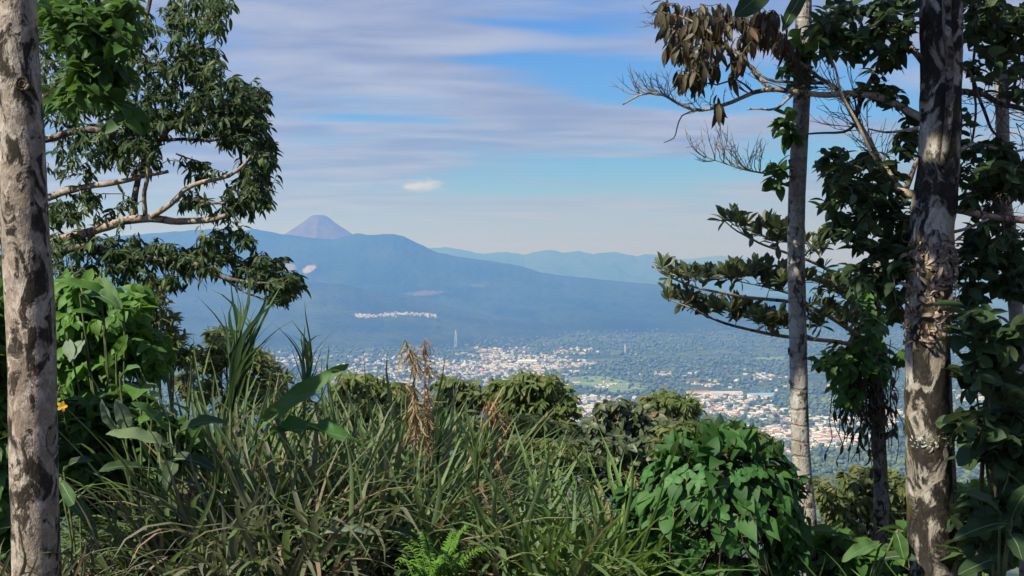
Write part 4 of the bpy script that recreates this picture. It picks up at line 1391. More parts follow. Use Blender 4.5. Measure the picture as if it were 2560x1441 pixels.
# greener growth and dry hanging stuff on the trunk
crown(tG, [pth[::6]], cluster_pts([(2080, 900, 55, 36, 16), (2140, 880, 60, 50, 18), (2110, 960, 50, 40, 12), (2180, 800, 40, 80, 16), (2230, 900, 40, 60, 10), (2140, 780, 50, 40, 10)], 9.1, 0.4), 'ovate', M_LEAF_MID, 0.10, 8, 'droop', nobj=150)
tV = thing('dry_vine', 'tangle of dry dark vine hanging on the slender tree', 'vine', pth[np.argmin(np.abs(pth[:, 2] - P(2195, 1150, dG)[2]))])
pl = Pile()
lp, dv = [], []
for k in range(90):
    x0 = 2170 + rng.normal(0, 34)
    y0 = rng.uniform(840, 980)
    y1 = y0 + rng.uniform(60, 230)
    pts = [P(x0 + rng.normal(0, 9) * s, y0 + (y1 - y0) * s, 9.2 + rng.normal(0, 0.06)) for s in np.linspace(0, 1, 6)]
    pts[0] = pth[np.argmin(np.abs(pth[:, 2] - pts[0][2]))] if k % 3 == 0 else pts[0]
    pl.tube(smooth_path(np.array(pts), 0.06), 0.0035, 4)
    for _ in range(5):
        lp.append(pts[rng.integers(6)])
        dv.append((rng.normal(0, 0.4), rng.normal(0, 0.4), -1))
pl.obj('stems', M_TWIG, tV, kind='stuff')
lp, dv = np.array(lp), np.array(dv)
foliage(tV, 'lance', mats_np(lp, dv, rng.normal(0, 1, (len(lp), 3)), rng.uniform(0.05, 0.12, len(lp))), M_DRY, 200, part='dead_leaf', rest='dead_leaves')


# ---- shrubs built the same way
def shrub(name, label, cat, px, d, clusters, kind, mat, leaf_len, per=8, style='spread', spread=0.4, nstem=5, stem_r=0.012, nobj=300, group=None, stem_mat=None, reach=0.2, sizevar=0.3, dens=1.4):
    base = gbase(px, d)
    t_ = thing(name, label, cat, base, group)
    cs = cluster_pts(clusters, d, spread, dens)
    nodes = []
    cen = cs.mean(axis=0)
    for k in range(nstem):
        tip = cs[rng.integers(len(cs))] * 0.75 + cen * 0.25
        b0 = base + np.array((rng.normal(0, 0.05), rng.normal(0, 0.05), -0.05))
        m1 = b0 + (tip - b0) * 0.4 + np.array((0, 0, 0.12 * np.linalg.norm(tip - b0)))
        pthk, rd = smooth_path(np.array((b0, m1, tip)), 0.08, np.array((stem_r, stem_r * .7, stem_r * .35)))
        V, Q, T = tube(pthk, rd, 6, 0.08, k)
        q = Pile()
        q.add(V, Q)
        q.F.append(T)
        q.obj('stem', stem_mat or M_TWIG, t_)
        nodes.append(pthk)
    crown(t_, nodes, cs, kind, mat, leaf_len, per, style, stem_mat or M_TWIG, reach, nobj, sizevar=sizevar)
    return t_


# middle-distance bushes on the slope
shrub('bush', 'rounded bush with drooping yellow-tipped leaves, its crown the highest above the slope', 'bush', 1330, 14,
      [(1330, 985, 90, 42, 80), (1265, 995, 55, 40, 34), (1400, 1020, 40, 45, 34), (1320, 1040, 95, 45, 44), (1300, 958, 40, 20, 18), (1350, 948, 40, 16, 20), (1410, 1075, 34, 34, 16), (1235, 980, 20, 20, 8)], 'lance', M_LEAF_TOP, 0.13, 8, 'droop', 0.5, 8, 0.03, reach=0.35, dens=1.9)
shrub('bush', 'loose leafy bush standing between the seed plume and the rounded bush', 'bush', 1150, 14.5,
      [(1150, 975, 55, 28, 36), (1110, 965, 30, 20, 12), (1180, 1000, 40, 26, 18), (1120, 1010, 40, 30, 16)], 'ovate', M_LEAF_OLV, 0.11, 7, 'droop', 0.4, 6, 0.025, reach=0.35, dens=1.9)
shrub('bush', 'ochre-tipped bush below the rounded bush, behind the tall grass', 'bush', 1310, 11.5,
      [(1310, 1065, 105, 26, 70), (1240, 1080, 60, 28, 30), (1380, 1085, 55, 30, 30), (1300, 1110, 130, 30, 60)], 'lance', M_LEAF_OLV, 0.11, 8, 'droop', 0.4, 8, 0.02, reach=0.3, dens=1.7)
shrub('bush', 'dark round-headed bush left of the vine mound', 'bush', 1570, 13,
      [(1560, 1040, 75, 34, 60), (1500, 1065, 40, 24, 20), (1630, 1060, 40, 28, 24), (1570, 1085, 80, 24, 36), (1540, 1015, 40, 14, 12)], 'ovate', M_LEAF_GLS, 0.11, 7, 'droop', 0.45, 7, 0.03, reach=0.35, dens=2.0)
shrub('bush', 'fine-leaved yellowish bush behind the dark round-headed one', 'bush', 1680, 17,
      [(1670, 1000, 65, 22, 60), (1720, 1020, 30, 24, 24), (1630, 1010, 30, 18, 18), (1690, 1035, 50, 20, 26)], 'lance', M_LEAF_TOP, 0.12, 9, 'droop', 0.6, 7, 0.03, reach=0.4, dens=1.8)
shrub('bush', 'olive fine-leaved bush rising behind the vine mound', 'bush', 1780, 9.6,
      [(1760, 1075, 90, 18, 50), (1700, 1085, 50, 24, 26), (1860, 1090, 60, 20, 28), (1780, 1110, 120, 30, 50), (1680, 1120, 50, 30, 20)], 'lance', M_LEAF_OLV, 0.10, 9, 'spread', 0.4, 8, 0.014)
shrub('bush', 'dark tangled bush behind the grass and below the round-headed bush', 'bush', 1530, 10.5,
      [(1530, 1130, 140, 36, 90), (1430, 1140, 60, 40, 36), (1620, 1140, 60, 46, 40), (1520, 1180, 140, 40, 60)], 'ovate', M_LEAF_GLS, 0.085, 8, 'droop', 0.4, 8, 0.016, dens=1.7)
shrub('bush', 'low bush with orange young tips behind the broad serrated leaf', 'bush', 930, 12,
      [(890, 955, 50, 22, 30), (950, 970, 60, 24, 36), (1010, 1000, 40, 30, 20), (920, 1000, 90, 34, 46), (850, 990, 40, 30, 16)], 'lance', M_LEAF_TOP, 0.105, 8, 'droop', 0.45, 7, 0.02, reach=0.3, dens=1.8)
shrub('bush', 'tall fine-leaved bush behind the upright cane clump', 'bush', 600, 16,
      [(560, 850, 45, 26, 34), (600, 900, 80, 30, 50), (660, 950, 60, 40, 44), (520, 900, 50, 30, 26), (600, 990, 120, 40, 50), (500, 960, 60, 40, 26)], 'lance', M_LEAF_OLV, 0.13, 8, 'spread', 0.7, 8, 0.035, reach=0.4, dens=1.8)
shrub('bush', 'open bush with flat pale green tiers against the blue hill', 'bush', 410, 15,
      [(395, 712, 34, 12, 20), (370, 745, 50, 16, 22), (395, 790, 46, 22, 30), (420, 850, 50, 30, 34), (380, 880, 60, 40, 34), (450, 900, 40, 30, 22), (360, 810, 40, 50, 22)], 'lance', M_LEAF_TOP, 0.12, 8, 'spread', 0.5, 7, 0.035, reach=0.4, dens=1.8)
shrub('bush', 'dense green bush filling the slope between the ochre-tipped bush and the tall grass', 'bush', 1280, 9.4,
      [(1250, 1120, 100, 34, 60), (1400, 1130, 70, 36, 46), (1150, 1070, 60, 40, 34), (1300, 1170, 140, 40, 60)], 'lance', M_LEAF_OLV, 0.095, 8, 'droop', 0.35, 8, 0.014, reach=0.25)
shrub('bush', 'green bush filling the slope below the orange-tipped bush', 'bush', 960, 9.6,
      [(900, 1030, 80, 34, 44), (1000, 1050, 70, 36, 40), (820, 1040, 60, 36, 30), (930, 1090, 140, 40, 60), (720, 1020, 70, 50, 40)], 'lance', M_LEAF_OLV, 0.095, 8, 'droop', 0.35, 8, 0.014, reach=0.25)
# lush left side
shrub('leafy_shrub', 'bright lush shrub crowding behind the pale mottled trunk', 'shrub', 230, 7.8,
      [(200, 740, 60, 40, 40), (250, 790, 90, 60, 60), (180, 830, 50, 70, 40), (300, 850, 80, 70, 50), (220, 930, 90, 60, 50), (330, 760, 50, 40, 20), (160, 720, 30, 20, 10), (380, 880, 50, 60, 24), (170, 990, 50, 60, 26)], 'ovate', M_LEAF_BRT, 0.10, 8, 'droop', 0.5, 8, 0.014, stem_mat=M_TWIG_G)
shrub('leafy_shrub', 'dark green shrub in the shade at the foot of the mottled trunk', 'shrub', 270, 6.9,
      [(230, 1060, 90, 60, 46), (330, 1040, 90, 60, 40), (200, 1150, 60, 60, 26), (300, 1160, 100, 60, 34), (420, 1100, 80, 60, 30), (180, 1250, 40, 60, 12)], 'ovate', M_LEAF_MID, 0.10, 7, 'spread', 0.4, 7, 0.012, stem_mat=M_TWIG_G)
shrub('leafy_shrub', 'green shrub glimpsed on the outer side of the mottled trunk', 'shrub', -40, 6.6,
      [(-30, 800, 50, 90, 26), (-20, 950, 45, 90, 26), (-10, 1100, 40, 100, 26), (-20, 1300, 50, 110, 24)], 'oval', M_LEAF_MID, 0.16, 6, 'spread', 0.4, 5, 0.014, stem_mat=M_TWIG_G)
# right-hand shrubs
shrub('large_leaf_shrub', 'shrub with large rounded dark leaves between the thick and thin right trunks', 'shrub', 2480, 5.7,
      [(2440, 840, 46, 30, 9), (2500, 890, 50, 40, 12), (2430, 940, 36, 40, 6), (2530, 980, 36, 60, 12), (2450, 1060, 60, 36, 13), (2520, 1070, 50, 46, 14), (2480, 1130, 60, 30, 10), (2545, 1180, 30, 60, 10), (2440, 1270, 50, 40, 9), (2520, 1300, 50, 70, 12), (2450, 1380, 60, 40, 8), (2420, 790, 20, 20, 3), (2545, 850, 20, 50, 6)],
      'oval', M_LEAF_RND, 0.11, 5, 'spread', 0.35, 8, 0.012, reach=0.2, dens=1.7)
shrub('ground_shrub', 'sunlit yellow-green undergrowth behind the large rounded leaves', 'shrub', 2480, 9.5,
      [(2440, 1240, 60, 40, 50), (2520, 1220, 60, 40, 50), (2470, 1300, 90, 50, 60), (2540, 1350, 60, 60, 40), (2430, 1380, 60, 60, 40)], 'ovate', M_LEAF_BRT, 0.10, 8, 'spread', 0.5, 8, 0.01, stem_mat=M_TWIG_G)
shrub('ground_shrub', 'olive scrub with small leaves at the foot of the slender dark tree', 'shrub', 2150, 10.5,
      [(2120, 1230, 80, 50, 60), (2230, 1220, 60, 50, 46), (2160, 1300, 110, 60, 80), (2100, 1380, 70, 60, 50), (2230, 1370, 70, 70, 50), (2170, 1190, 60, 30, 24)], 'lance', M_LEAF_OLV, 0.11, 9, 'droop', 0.6, 9, 0.012)
shrub('ground_shrub', 'green undergrowth between the slim ringed trunk and the thick trunk', 'shrub', 2170, 6.8,
      [(2120, 1400, 60, 40, 18), (2200, 1420, 70, 40, 22), (2080, 1360, 30, 50, 10), (2260, 1380, 30, 60, 10)], 'ovate', M_LEAF_MID, 0.13, 6, 'spread', 0.35, 6, 0.01, stem_mat=M_TWIG_G)

# ---- I: vine-covered mound
dI = 6.3
tI = thing('vine_mound', 'rounded mound smothered in heart-leaved vines beside the slim trunk', 'vine', gbase(1800, dI))
n = 1150
cz = P(1800, 1288, dI)
ex, ey, ez = 190 / FPX * dI, 0.30, 200 / FPX * dI
u = rng.uniform(0, 2 * PI, n)
vv_ = rng.uniform(-0.55, 1.0, n)
hr = np.sqrt(np.clip(1 - vv_ ** 2, 0, 1))
nrm = np.stack((hr * np.cos(u), hr * np.sin(u), vv_), -1)
lump = 1 + 0.12 * rough2(nrm[:, 0] * 4, nrm[:, 2] * 4 + nrm[:, 1] * 3, 5, 3) + rng.normal(0, 0.05, n)
lp = cz + nrm * np.array((ex, ey, ez)) * lump[:, None]
# hollow low on the face, where the photograph shows the dark inside
px_, py_, _ = pix(lp)
hol = (nrm[:, 1] < 0) & (((px_ - 1775) / 100) ** 2 + ((py_ - 1370) / 85) ** 2 < 1) & (rng.uniform(0, 1, n) > 0.25)
sel = ~hol & (rng.uniform(0, 1, n) < np.clip(0.55 + 0.6 * vv_, 0.35, 1))
front = nrm * np.array((0.9, 1.0, 0.5)) + np.array((0, 0, -0.95)) + rng.normal(0, 0.22, (n, 3))
top = nrm * 0.8 + rng.normal(0, 0.45, (n, 3)) + np.array((0, 0, 0.12))
kk = np.clip((vv_ - 0.5) / 0.3, 0, 1)[:, None]
dv = front * (1 - kk) + top * kk
Mh = mats_np(lp, dv, nrm + rng.normal(0, 0.25, (n, 3)) + 1e-3, 0.045 + 0.10 * rng.uniform(0, 1, n) ** 1.6)
foliage(tI, 'heart', Mh[sel], M_LEAF_VIN, 300)
# clusters of five leaflets
ncl = 90
u = rng.uniform(PI, 2 * PI, ncl)
vz = rng.uniform(-0.8, 0.7, ncl)
hr = np.sqrt(1 - vz ** 2)
nr = np.stack((hr * np.cos(u), hr * np.sin(u), vz), -1)
lc = cz + nr * np.array((ex, ey, ez)) * rng.uniform(0.96, 1.14, (ncl, 1))
mm = []
for k in range(ncl):
    side = unit(np.cross(nr[k], (0.1, 0, 1)))
    upv = np.cross(side, nr[k])
    for a in np.linspace(0, 2 * PI, 5, endpoint=False) + rng.uniform(0, 1):
        d_ = side * math.cos(a) + upv * math.sin(a) + nr[k] * 0.35 + np.array((0, 0, -0.25))
        mm.append(mats_np(lc[k:k + 1], d_[None], nr[k][None], np.array([rng.uniform(0.045, 0.075)]))[0])
foliage(tI, 'oval', np.array(mm), leaf_mat('leaf_vine_five', (0.04, 0.12, 0.03), (0.07, 0.18, 0.045), 0.45, 0.28), 250, part='leaflet', rest='leaflets')
# stump and runners carrying it
pl = Pile()
st = smooth_path(np.array((gbase(1800, dI) - (0, 0, .1), P(1805, 1380, dI + .05), P(1795, 1250, dI + .05), P(1800, 1130, dI))), 0.05)
pl.tube(st, np.linspace(0.14, 0.05, len(st)), 14, bump=0.15, seed=3)
pl.obj('stump', M_BARK_D, tI)
pl = Pile()
for k in range(70):
    a = st[rng.integers(len(st) // 3, len(st))]
    e = lp[rng.integers(n)]
    m1 = (a + e) / 2 + rng.normal(0, 0.06, 3) + np.array((0, 0, 0.05))
    pl.tube(smooth_path(np.array((a, m1, e)), 0.06), 0.004, 4)
pl.obj('runners', M_TWIG, tI, kind='stuff')
pl = Pile()
for k in range(6):
    x0 = rng.uniform(1660, 1940)
    a = P(x0, rng.uniform(1180, 1280), dI - .28)
    e = P(x0 + rng.normal(0, 60), 1460, dI - .3)
    m1 = (a + e) / 2 + rng.normal(0, 0.05, 3)
    pl.tube(smooth_path(np.array((a, m1, e)), 0.06), 0.003, 4)
pl.obj('hanging_stems', M_TWIG, tI, kind='stuff')
# skirts of foliage round the mound
shrub('leafy_shrub', 'low mixed greenery at the left skirt of the vine mound', 'shrub', 1630, 6.5,
      [(1610, 1270, 50, 60, 26), (1630, 1370, 60, 60, 30), (1690, 1180, 50, 40, 20), (1660, 1420, 60, 40, 18)], 'ovate', M_LEAF_VIN, 0.085, 7, 'spread', 0.25, 6, 0.008, stem_mat=M_TWIG_G)
shrub('leafy_shrub', 'low mixed greenery between the vine mound and the slim trunk', 'shrub', 1960, 6.4,
      [(1950, 1320, 40, 50, 20), (1920, 1410, 50, 40, 20), (1960, 1210, 30, 40, 10), (1985, 1400, 30, 50, 10)], 'ovate', M_LEAF_VIN, 0.10, 7, 'spread', 0.25, 6, 0.008, stem_mat=M_TWIG_G)


# ---- broad-leaved plants with single large leaves
def big_leaf(parent, b, tip, d0, d1, width, mat, bend=0.5, wav=0.02, fold=0.35, face=(0, -0.6, 0.8), kind='paddle', stem_to=None, stems=None):
    A_, B_ = P(b[0], b[1], d0), P(tip[0], tip[1], d1)
    L = float(np.linalg.norm(B_ - A_)) * (1 + 0.09 * abs(bend))
    V, F = leaf_mesh(kind, bend, fold, wav, 22, int(rng.integers(1e6)))
    V = V.copy()
    k22 = np.arange(23)
    V[0::3, 2] += 0.010 * (k22 % 2) * (k22 < 21)
    V[2::3, 2] += 0.010 * (k22 % 2) * (k22 < 21)
    tipv = V[-2]
    yaw = math.atan2(float(tipv[2]), float(tipv[1]))
    V = V.copy()
    c, s = math.cos(-yaw), math.sin(-yaw)
    yy, zz_ = V[:, 1] * c - V[:, 2] * s, V[:, 1] * s + V[:, 2] * c
    V[:, 1], V[:, 2] = yy, zz_
    V[:, 0] *= width / 0.32 / L * 0.72
    Mx = mats_np(A_[None], (B_ - A_)[None], np.array(face)[None], np.array([L]))[0]
    W = V @ Mx[:3, :3].T + Mx[:3, 3]
    lo = mkobj('leaf', mesh_np('broad_leaf', W, F), mat, parent)
    rb = Pile()
    rb.tube(W[1::3][:-1] - 0.0005, np.linspace(0.004, 0.0012, 22), 5)
    rb.obj('midrib', M_LEAF_PAL, lo).location = (0, 0, 0)
    if stem_to is not None:
        S_ = np.asarray(stem_to, float)
        m1 = (A_ + S_) / 2 + np.array((0, 0, 0.06))
        pl_ = Pile()
        pl_.tube(smooth_path(np.array((S_, m1, A_, A_ * 0.9 + B_ * 0.1)), 0.05), 0.006, 6)
        pl_.obj('leaf_stalk', M_TWIG_G, parent)


def broad_plant(label, px, d, leaves, name='broad_leaf_plant'):
    base = gbase(px, d)
    t_ = thing(name, label, 'plant', base)
    for lf in leaves:
        b, tip, wd_, mat = lf[:4]
        kw = lf[4] if len(lf) > 4 else {}
        dd = kw.pop('d', d)
        big_leaf(t_, b, tip, dd, dd - 0.12, wd_, mat, stem_to=base, **kw)
    return t_


broad_plant('broad-leaved plant with a long serrated leaf raised over the grass', 660, 6.5,
            [((640, 1075), (866, 912), 0.13, M_LEAF_BIG, dict(bend=0.35, wav=0.03, face=(0.3, -0.8, 0.5))), ((640, 1100), (905, 1118), 0.17, M_LEAF_VIN, dict(bend=1.0, wav=0.05, face=(0, -0.35, 1))),
             ((640, 1110), (600, 1160), 0.12, M_LEAF_RND, dict(bend=0.9)), ((600, 1180), (640, 1230), 0.09, M_LEAF_PAL, dict(bend=0.5))])
broad_plant('plant with long dark arching leaves in the left thicket', 430, 6.2,
            [((430, 1120), (270, 1090), 0.12, M_LEAF_BIG, dict(bend=0.8)), ((440, 1090), (560, 1060), 0.11, M_LEAF_RND, dict(bend=0.9)), ((420, 1080), (330, 1010), 0.10, M_LEAF_BIG, dict(bend=0.6)),
             ((300, 1080), (255, 1000), 0.08, M_LEAF_PAL, dict(bend=0.7, face=(-0.3, -0.9, 0.3))), ((320, 1070), (290, 1000), 0.11, M_LEAF_PAL, dict(bend=0.9, face=(0.2, -0.9, 0.2))),
             ((420, 1150), (540, 1180), 0.10, M_LEAF_RND, dict(bend=0.9)), ((360, 1170), (250, 1180), 0.10, M_LEAF_RND, dict(bend=0.7)), ((470, 1030), (430, 1010), 0.07, M_LEAF_BRT, dict(bend=0.4)), ((440, 1140), (420, 1230), 0.10, M_LEAF_RND, dict(bend=0.9))])
broad_plant('plant with pale ribbed leaf pair hanging beside the mottled trunk', 200, 5.9,
            [((150, 1200), (212, 1300), 0.085, M_LEAF_BIG, dict(bend=0.4, face=(0.2, -1, 0.3))), ((200, 1245), (248, 1345), 0.085, M_LEAF_BIG, dict(bend=0.3, face=(-0.2, -1, 0.2))), ((160, 1180), (230, 1155), 0.08, M_LEAF_RND, dict(bend=0.9))])
broad_plant('tall plant with large paddle leaves at the top of the left thicket', 300, 7.2,
            [((200, 740), (300, 775), 0.12, M_LEAF_BIG, dict(bend=1.4, wav=0.02)), ((310, 780), (130, 710), 0.10, M_LEAF_BRT, dict(bend=1.2)), ((250, 690), (302, 772), 0.11, M_LEAF_BIG, dict(bend=0.4, face=(0.2, -1, 0.2))),
             ((290, 890), (320, 840), 0.11, M_LEAF_BRT, dict(bend=0.3, face=(0, -1, 0.2))), ((170, 850), (180, 900), 0.10, M_LEAF_PAL, dict(bend=0.4, face=(0, -1, 0.3))), ((210, 850), (175, 905), 0.12, M_LEAF_PAL, dict(bend=0.4, face=(-0.3, -1, 0.3))), ((260, 800), (180, 780), 0.08, M_LEAF_BRT, dict(bend=0.8))])
broad_plant('plant with small pale heart-shaped leaf above the arching leaves', 350, 6.4,
            [((352, 965), (335, 1002), 0.10, M_LEAF_BRT, dict(bend=0.3, face=(0, -1, 0.2), kind='heart')), ((380, 1040), (350, 1060), 0.08, M_LEAF_BRT, dict(bend=0.5)), ((300, 950), (350, 920), 0.07, M_LEAF_BIG, dict(bend=0.8))])
broad_plant('plant with long limp grey-green leaves low in the grass', 870, 5.9,
            [((960, 1345), (800, 1340), 0.06, M_LEAF_PAL, dict(bend=0.8)), ((950, 1370), (800, 1365), 0.07, M_LEAF_BIG, dict(bend=0.6)), ((940, 1330), (1050, 1350), 0.05, M_LEAF_RND, dict(bend=0.8)), ((560, 1400), (520, 1420), 0.1, M_LEAF_PAL, dict(bend=0.5)), ((520, 1395), (600, 1430), 0.10, M_LEAF_BIG, dict(bend=0.5))])
broad_plant('plant with broad ribbed leaves near the foot of the thick trunk', 2150, 6.0,
            [((2200, 1360), (2110, 1405), 0.10, M_LEAF_BIG, dict(bend=0.9, wav=0.03)), ((2240, 1330), (2262, 1400), 0.10, M_LEAF_MID, dict(bend=0.4, face=(0, -1, 0.2))), ((2200, 1400), (2290, 1400), 0.1, M_LEAF_RND, dict(bend=0.8)), ((2150, 930), (2060, 965), 0.10, M_LEAF_MID, dict(bend=0.9, d=8.6)), ((2190, 915), (2290, 940), 0.09, M_LEAF_PAL, dict(bend=0.6, d=8.6))] [:3])
broad_plant('plant with long dark drooping leaves under the large rounded leaves', 2500, 5.3,
            [((2520, 1310), (2390, 1350), 0.12, M_LEAF_RND, dict(bend=0.9)), ((2500, 1290), (2420, 1240), 0.11, M_LEAF_RND, dict(bend=0.7)), ((2530, 1300), (2580, 1210), 0.12, M_LEAF_RND, dict(bend=0.5)), ((2520, 1330), (2560, 1400), 0.13, M_LEAF_RND, dict(bend=0.6)), ((2480, 1400), (2400, 1440), 0.11, M_LEAF_RND, dict(bend=0.6))])
# two dark leaves hanging into the top of the frame from a branch of the slim tree
tQ = tD
limb(tQ, [(2011, -330, 6.9), (2000, -270, 6.2), (1985, -200, 5.5), (1960, -150, 5.4), (1900, -70, 5.3), (1870, -30, 5.3)], .012, .006, M_BARK_D, None)
big_leaf(tQ, (1925, -25), (1835, 35), 5.3, 5.2, 0.14, M_LEAF_RND, face=(0.2, -1, 0.1), bend=0.3)
big_leaf(tQ, (2012, -30), (1955, 78), 5.35, 5.25, 0.085, M_LEAF_RND, face=(0.1, -1, 0.1), bend=0.3)
limb(tQ, [(1980, -190, 5.45), (2000, -100, 5.4), (2012, -30, 5.35)], .007, .004, M_BARK_D, None)

# ---- fern-like bright plant low in the middle
tN = thing('fern', 'bright green feathery fern low in the grass', 'fern', gbase(1090, 5.7))
b0 = gbase(1090, 5.7)
mm = []
for k in range(22):
    tip = P(1090 + rng.normal(0, 62), rng.uniform(1318, 1420), 5.7 + rng.normal(0, 0.12))
    m1 = (b0 + tip) / 2 + np.array((0, 0, 0.10))
    pth = smooth_path(np.array((b0, m1, tip, tip + (tip - m1) * 0.25 + np.array((0, 0, -0.05)))), 0.012)
    q = Pile()
    q.tube(pth[::3], 0.0028, 5)
    q.obj('frond_stalk', M_TWIG_G, tN)
    dvp = np.gradient(pth, axis=0)
    for j in range(len(pth) // 3, len(pth)):
        side = unit(np.cross(dvp[j], (0, -0.4, 1)))
        fr_ = (j - len(pth) / 3) / (len(pth) * 0.67)
        for sg in (-1, 1):
            mm.append(mats_np(pth[j][None], (side * sg + unit(dvp[j]) * 0.5 + rng.normal(0, 0.12, 3))[None], np.array(((0, -0.4, 1.0),)), np.array([0.055 * (1 - 0.75 * fr_) + 0.008]))[0])
foliage(tN, 'lance', np.array(mm), leaf_mat('leaf_fern', (0.075, 0.17, 0.02), (0.12, 0.25, 0.035), 0.5, 0.35), 300, part='leaflet', rest='leaflets')

# ---- small yellow flower on the shrub
tY = thing('flower', 'single yellow five-petalled flower by the mottled trunk', 'flower', P(156, 1020, 6.3))
pc = P(156, 1016, 6.3)
mm = [mats_np(pc[None], np.array(((math.cos(a), -0.35, math.sin(a)),)), np.array(((0, -1.0, 0.1),)), np.array([0.032]))[0] for a in np.linspace(0, 2 * PI, 5, endpoint=False)]
foliage(tY, 'oval', np.array(mm), M_YEL, 5, part='petal')
pl = Pile()
pl.tube(smooth_path(np.array((P(175, 1100, 6.4), P(165, 1060, 6.36), pc)), 0.03), 0.003, 5)
pl.obj('stalk', M_TWIG_G, tY)


# ------------------------------------------------------------------ grass
def blades(base, n, hmin, hmax, lean=0.35, wmul=1.0, rad=0.12, stretch=1.0):
    """matrices for n long blades fanning from one tuft"""
    a = rng.uniform(0, 2 * PI, n)
    head = np.stack((np.cos(a), np.sin(a), np.zeros(n)), -1)
    r = rad * np.sqrt(rng.uniform(0, 1, n))
    pos = base + head * r[:, None]
    pos[:, 2] += rng.uniform(-0.02, 0.25, n) * hmin
    th_ = lean * rng.uniform(0.1, 1.2, n)
    dv = head * np.sin(th_)[:, None] + np.array((0, 0, 1.0)) * np.cos(th_)[:, None]
    L = rng.uniform(hmin, hmax, n)
    s = np.stack((np.minimum(L * wmul, 1.05) * rng.uniform(0.7, 1.25, n), L, L), -1)
    return mats_np(pos, dv, -head + rng.normal(0, 0.15, (n, 3)), s)


def tall_clump(label, px, d, n, hmin, hmax, lean, mat, rad=0.12, wmul=1.0, culm=True, name='tall_grass_clump', up=0.0):
    b_ = gbase(px, d)
    t_ = thing(name, label, 'grass clump', b_)
    Mx = blades(b_ + np.array((0, 0, up)), n, hmin, hmax, lean, wmul * WM, rad)
    foliage(t_, 'blade', Mx, mat, 300, part='blade')
    if culm:
        for k in range(6):
            q = Pile()
            a = rng.uniform(0, 6.28)
            p0 = b_ + np.array((math.cos(a), math.sin(a), 0)) * rad * 0.6 - np.array((0, 0, 0.05))
            p1 = p0 + np.array((math.cos(a) * 0.12, math.sin(a) * 0.12, hmax * 0.6 + up))
            q.tube(smooth_path(np.array((p0, (p0 + p1) / 2 + rng.normal(0, 0.02, 3), p1)), 0.1), 0.006, 6)
            q.obj('culm', M_TWIG_G, t_)
    return t_


def h_at(py, d, px):
    """height above the ground that reaches photo row py at distance d"""
    return float(P(px, py, d)[2] - gbase(px, d)[2])


def upright(label, px_base, px_tip, py_tip, d, n, mat, py_fan):
    """cane-like sheaf: long blades rising together to a point"""
    b_ = gbase(px_base, d)
    t_ = thing('cane_grass_clump', label, 'grass clump', b_)
    root = P(px_base + (px_tip - px_base) * 0.35, py_fan, d)
    q = Pile()
    stem = smooth_path(np.array((b_ - (0, 0, 0.05), (b_ + root) / 2 + np.array((0.02, 0, 0)), root, root + (P(px_tip, py_tip, d) - root) * 0.35)), 0.08)
    q.tube(stem, np.linspace(0.016, 0.007, len(stem)), 8)
    q.obj('culm', M_TWIG_G, t_)
    L0 = float(np.linalg.norm(P(px_tip, py_tip, d) - root))
    ax = unit(P(px_tip, py_tip, d) - root)
    a = rng.uniform(0, 2 * PI, n)
    head = np.stack((np.cos(a), np.sin(a) * 0.6, np.zeros(n)), -1)
    tl = rng.uniform(0.02, 0.42, n) ** 1.6
    dv = ax + head * tl[:, None]
    st_ = rng.uniform(0, 0.35, n)
    pos = root + (stem[-1] - root) * st_[:, None]
    L = L0 * rng.uniform(0.6, 1.12, n) * (1 - 0.25 * st_)
    s = np.stack((np.minimum(L * 1.5, 1.15) * rng.uniform(0.8, 1.3, n), L, L), -1)
    foliage(t_, 'blade', mats_np(pos, dv, -head + rng.normal(0, 0.1, (n, 3)), s), mat, 300, part='blade')


_blade_all = LEAF['blade']
WM = 1.45
LEAF['blade'] = [_blade_all[0], _blade_all[0], _blade_all[1], _blade_all[2]]
upright('tallest upright cane grass sheaf, its tip reaching up to the hanging leaves', 555, 618, 705, 6.6, 34, M_CANE, 1040)
upright('second upright sheaf of sword-like blades beside the broad serrated leaf', 745, 790, 765, 6.8, 14, M_CANE, 1010)
upright('stout dark upright sheaf in the middle of the grass below the seed plume', 1085, 1095, 960, 6.6, 16, M_CANE, 1190)
upright('upright pale sheaf rising in front of the dark tangled bush', 1195, 1190, 1020, 6.4, 22, M_GRASS, 1220)
LEAF['blade'] = _blade_all
tall_clump('broad tuft of long arching blades beneath the tallest cane sheaf', 560, 6.7, 150, 0.9, 1.5, 0.5, M_GRASS, 0.22, 1.1)
tall_clump('tuft of curved grey-green blades behind the dark arching leaves', 440, 7.4, 120, 1.0, 1.75, 0.5, M_GRASS, 0.25, 1.0)
tall_clump('wide fountain of drooping blades between the two cane sheaves', 860, 7.0, 150, 0.9, 1.5, 0.6, M_GRASS, 0.25, 1.1)
tall_clump('tall tuft of bending blades under the straw seed plume', 1010, 7.2, 150, 0.9, 1.6, 0.5, M_GRASS, 0.22, 1.1)
tall_clump('fresh green tuft of fine arching blades in front of the vine mound', 1440, 6.2, 170, 0.5, 0.95, 0.7, M_GRASS_F, 0.24, 1.0)
tall_clump('fresh light tuft of narrow blades touching the vine mound', 1570, 6.4, 130, 0.6, 1.1, 0.55, M_GRASS_F, 0.2, 0.9)
tall_clump('light green fountain tuft right of the middle of the grass', 1290, 6.4, 150, 0.6, 1.15, 0.65, M_GRASS, 0.22, 1.0)
tall_clump('dry leaning tuft with brown blades in the shade of the left thicket', 560, 5.9, 110, 0.5, 0.85, 0.9, M_GRASS_D, 0.2, 1.0)
tall_clump('brownish limp tuft low between the cane sheaves', 760, 5.9, 110, 0.5, 0.85, 0.9, M_GRASS_D, 0.2, 1.0)

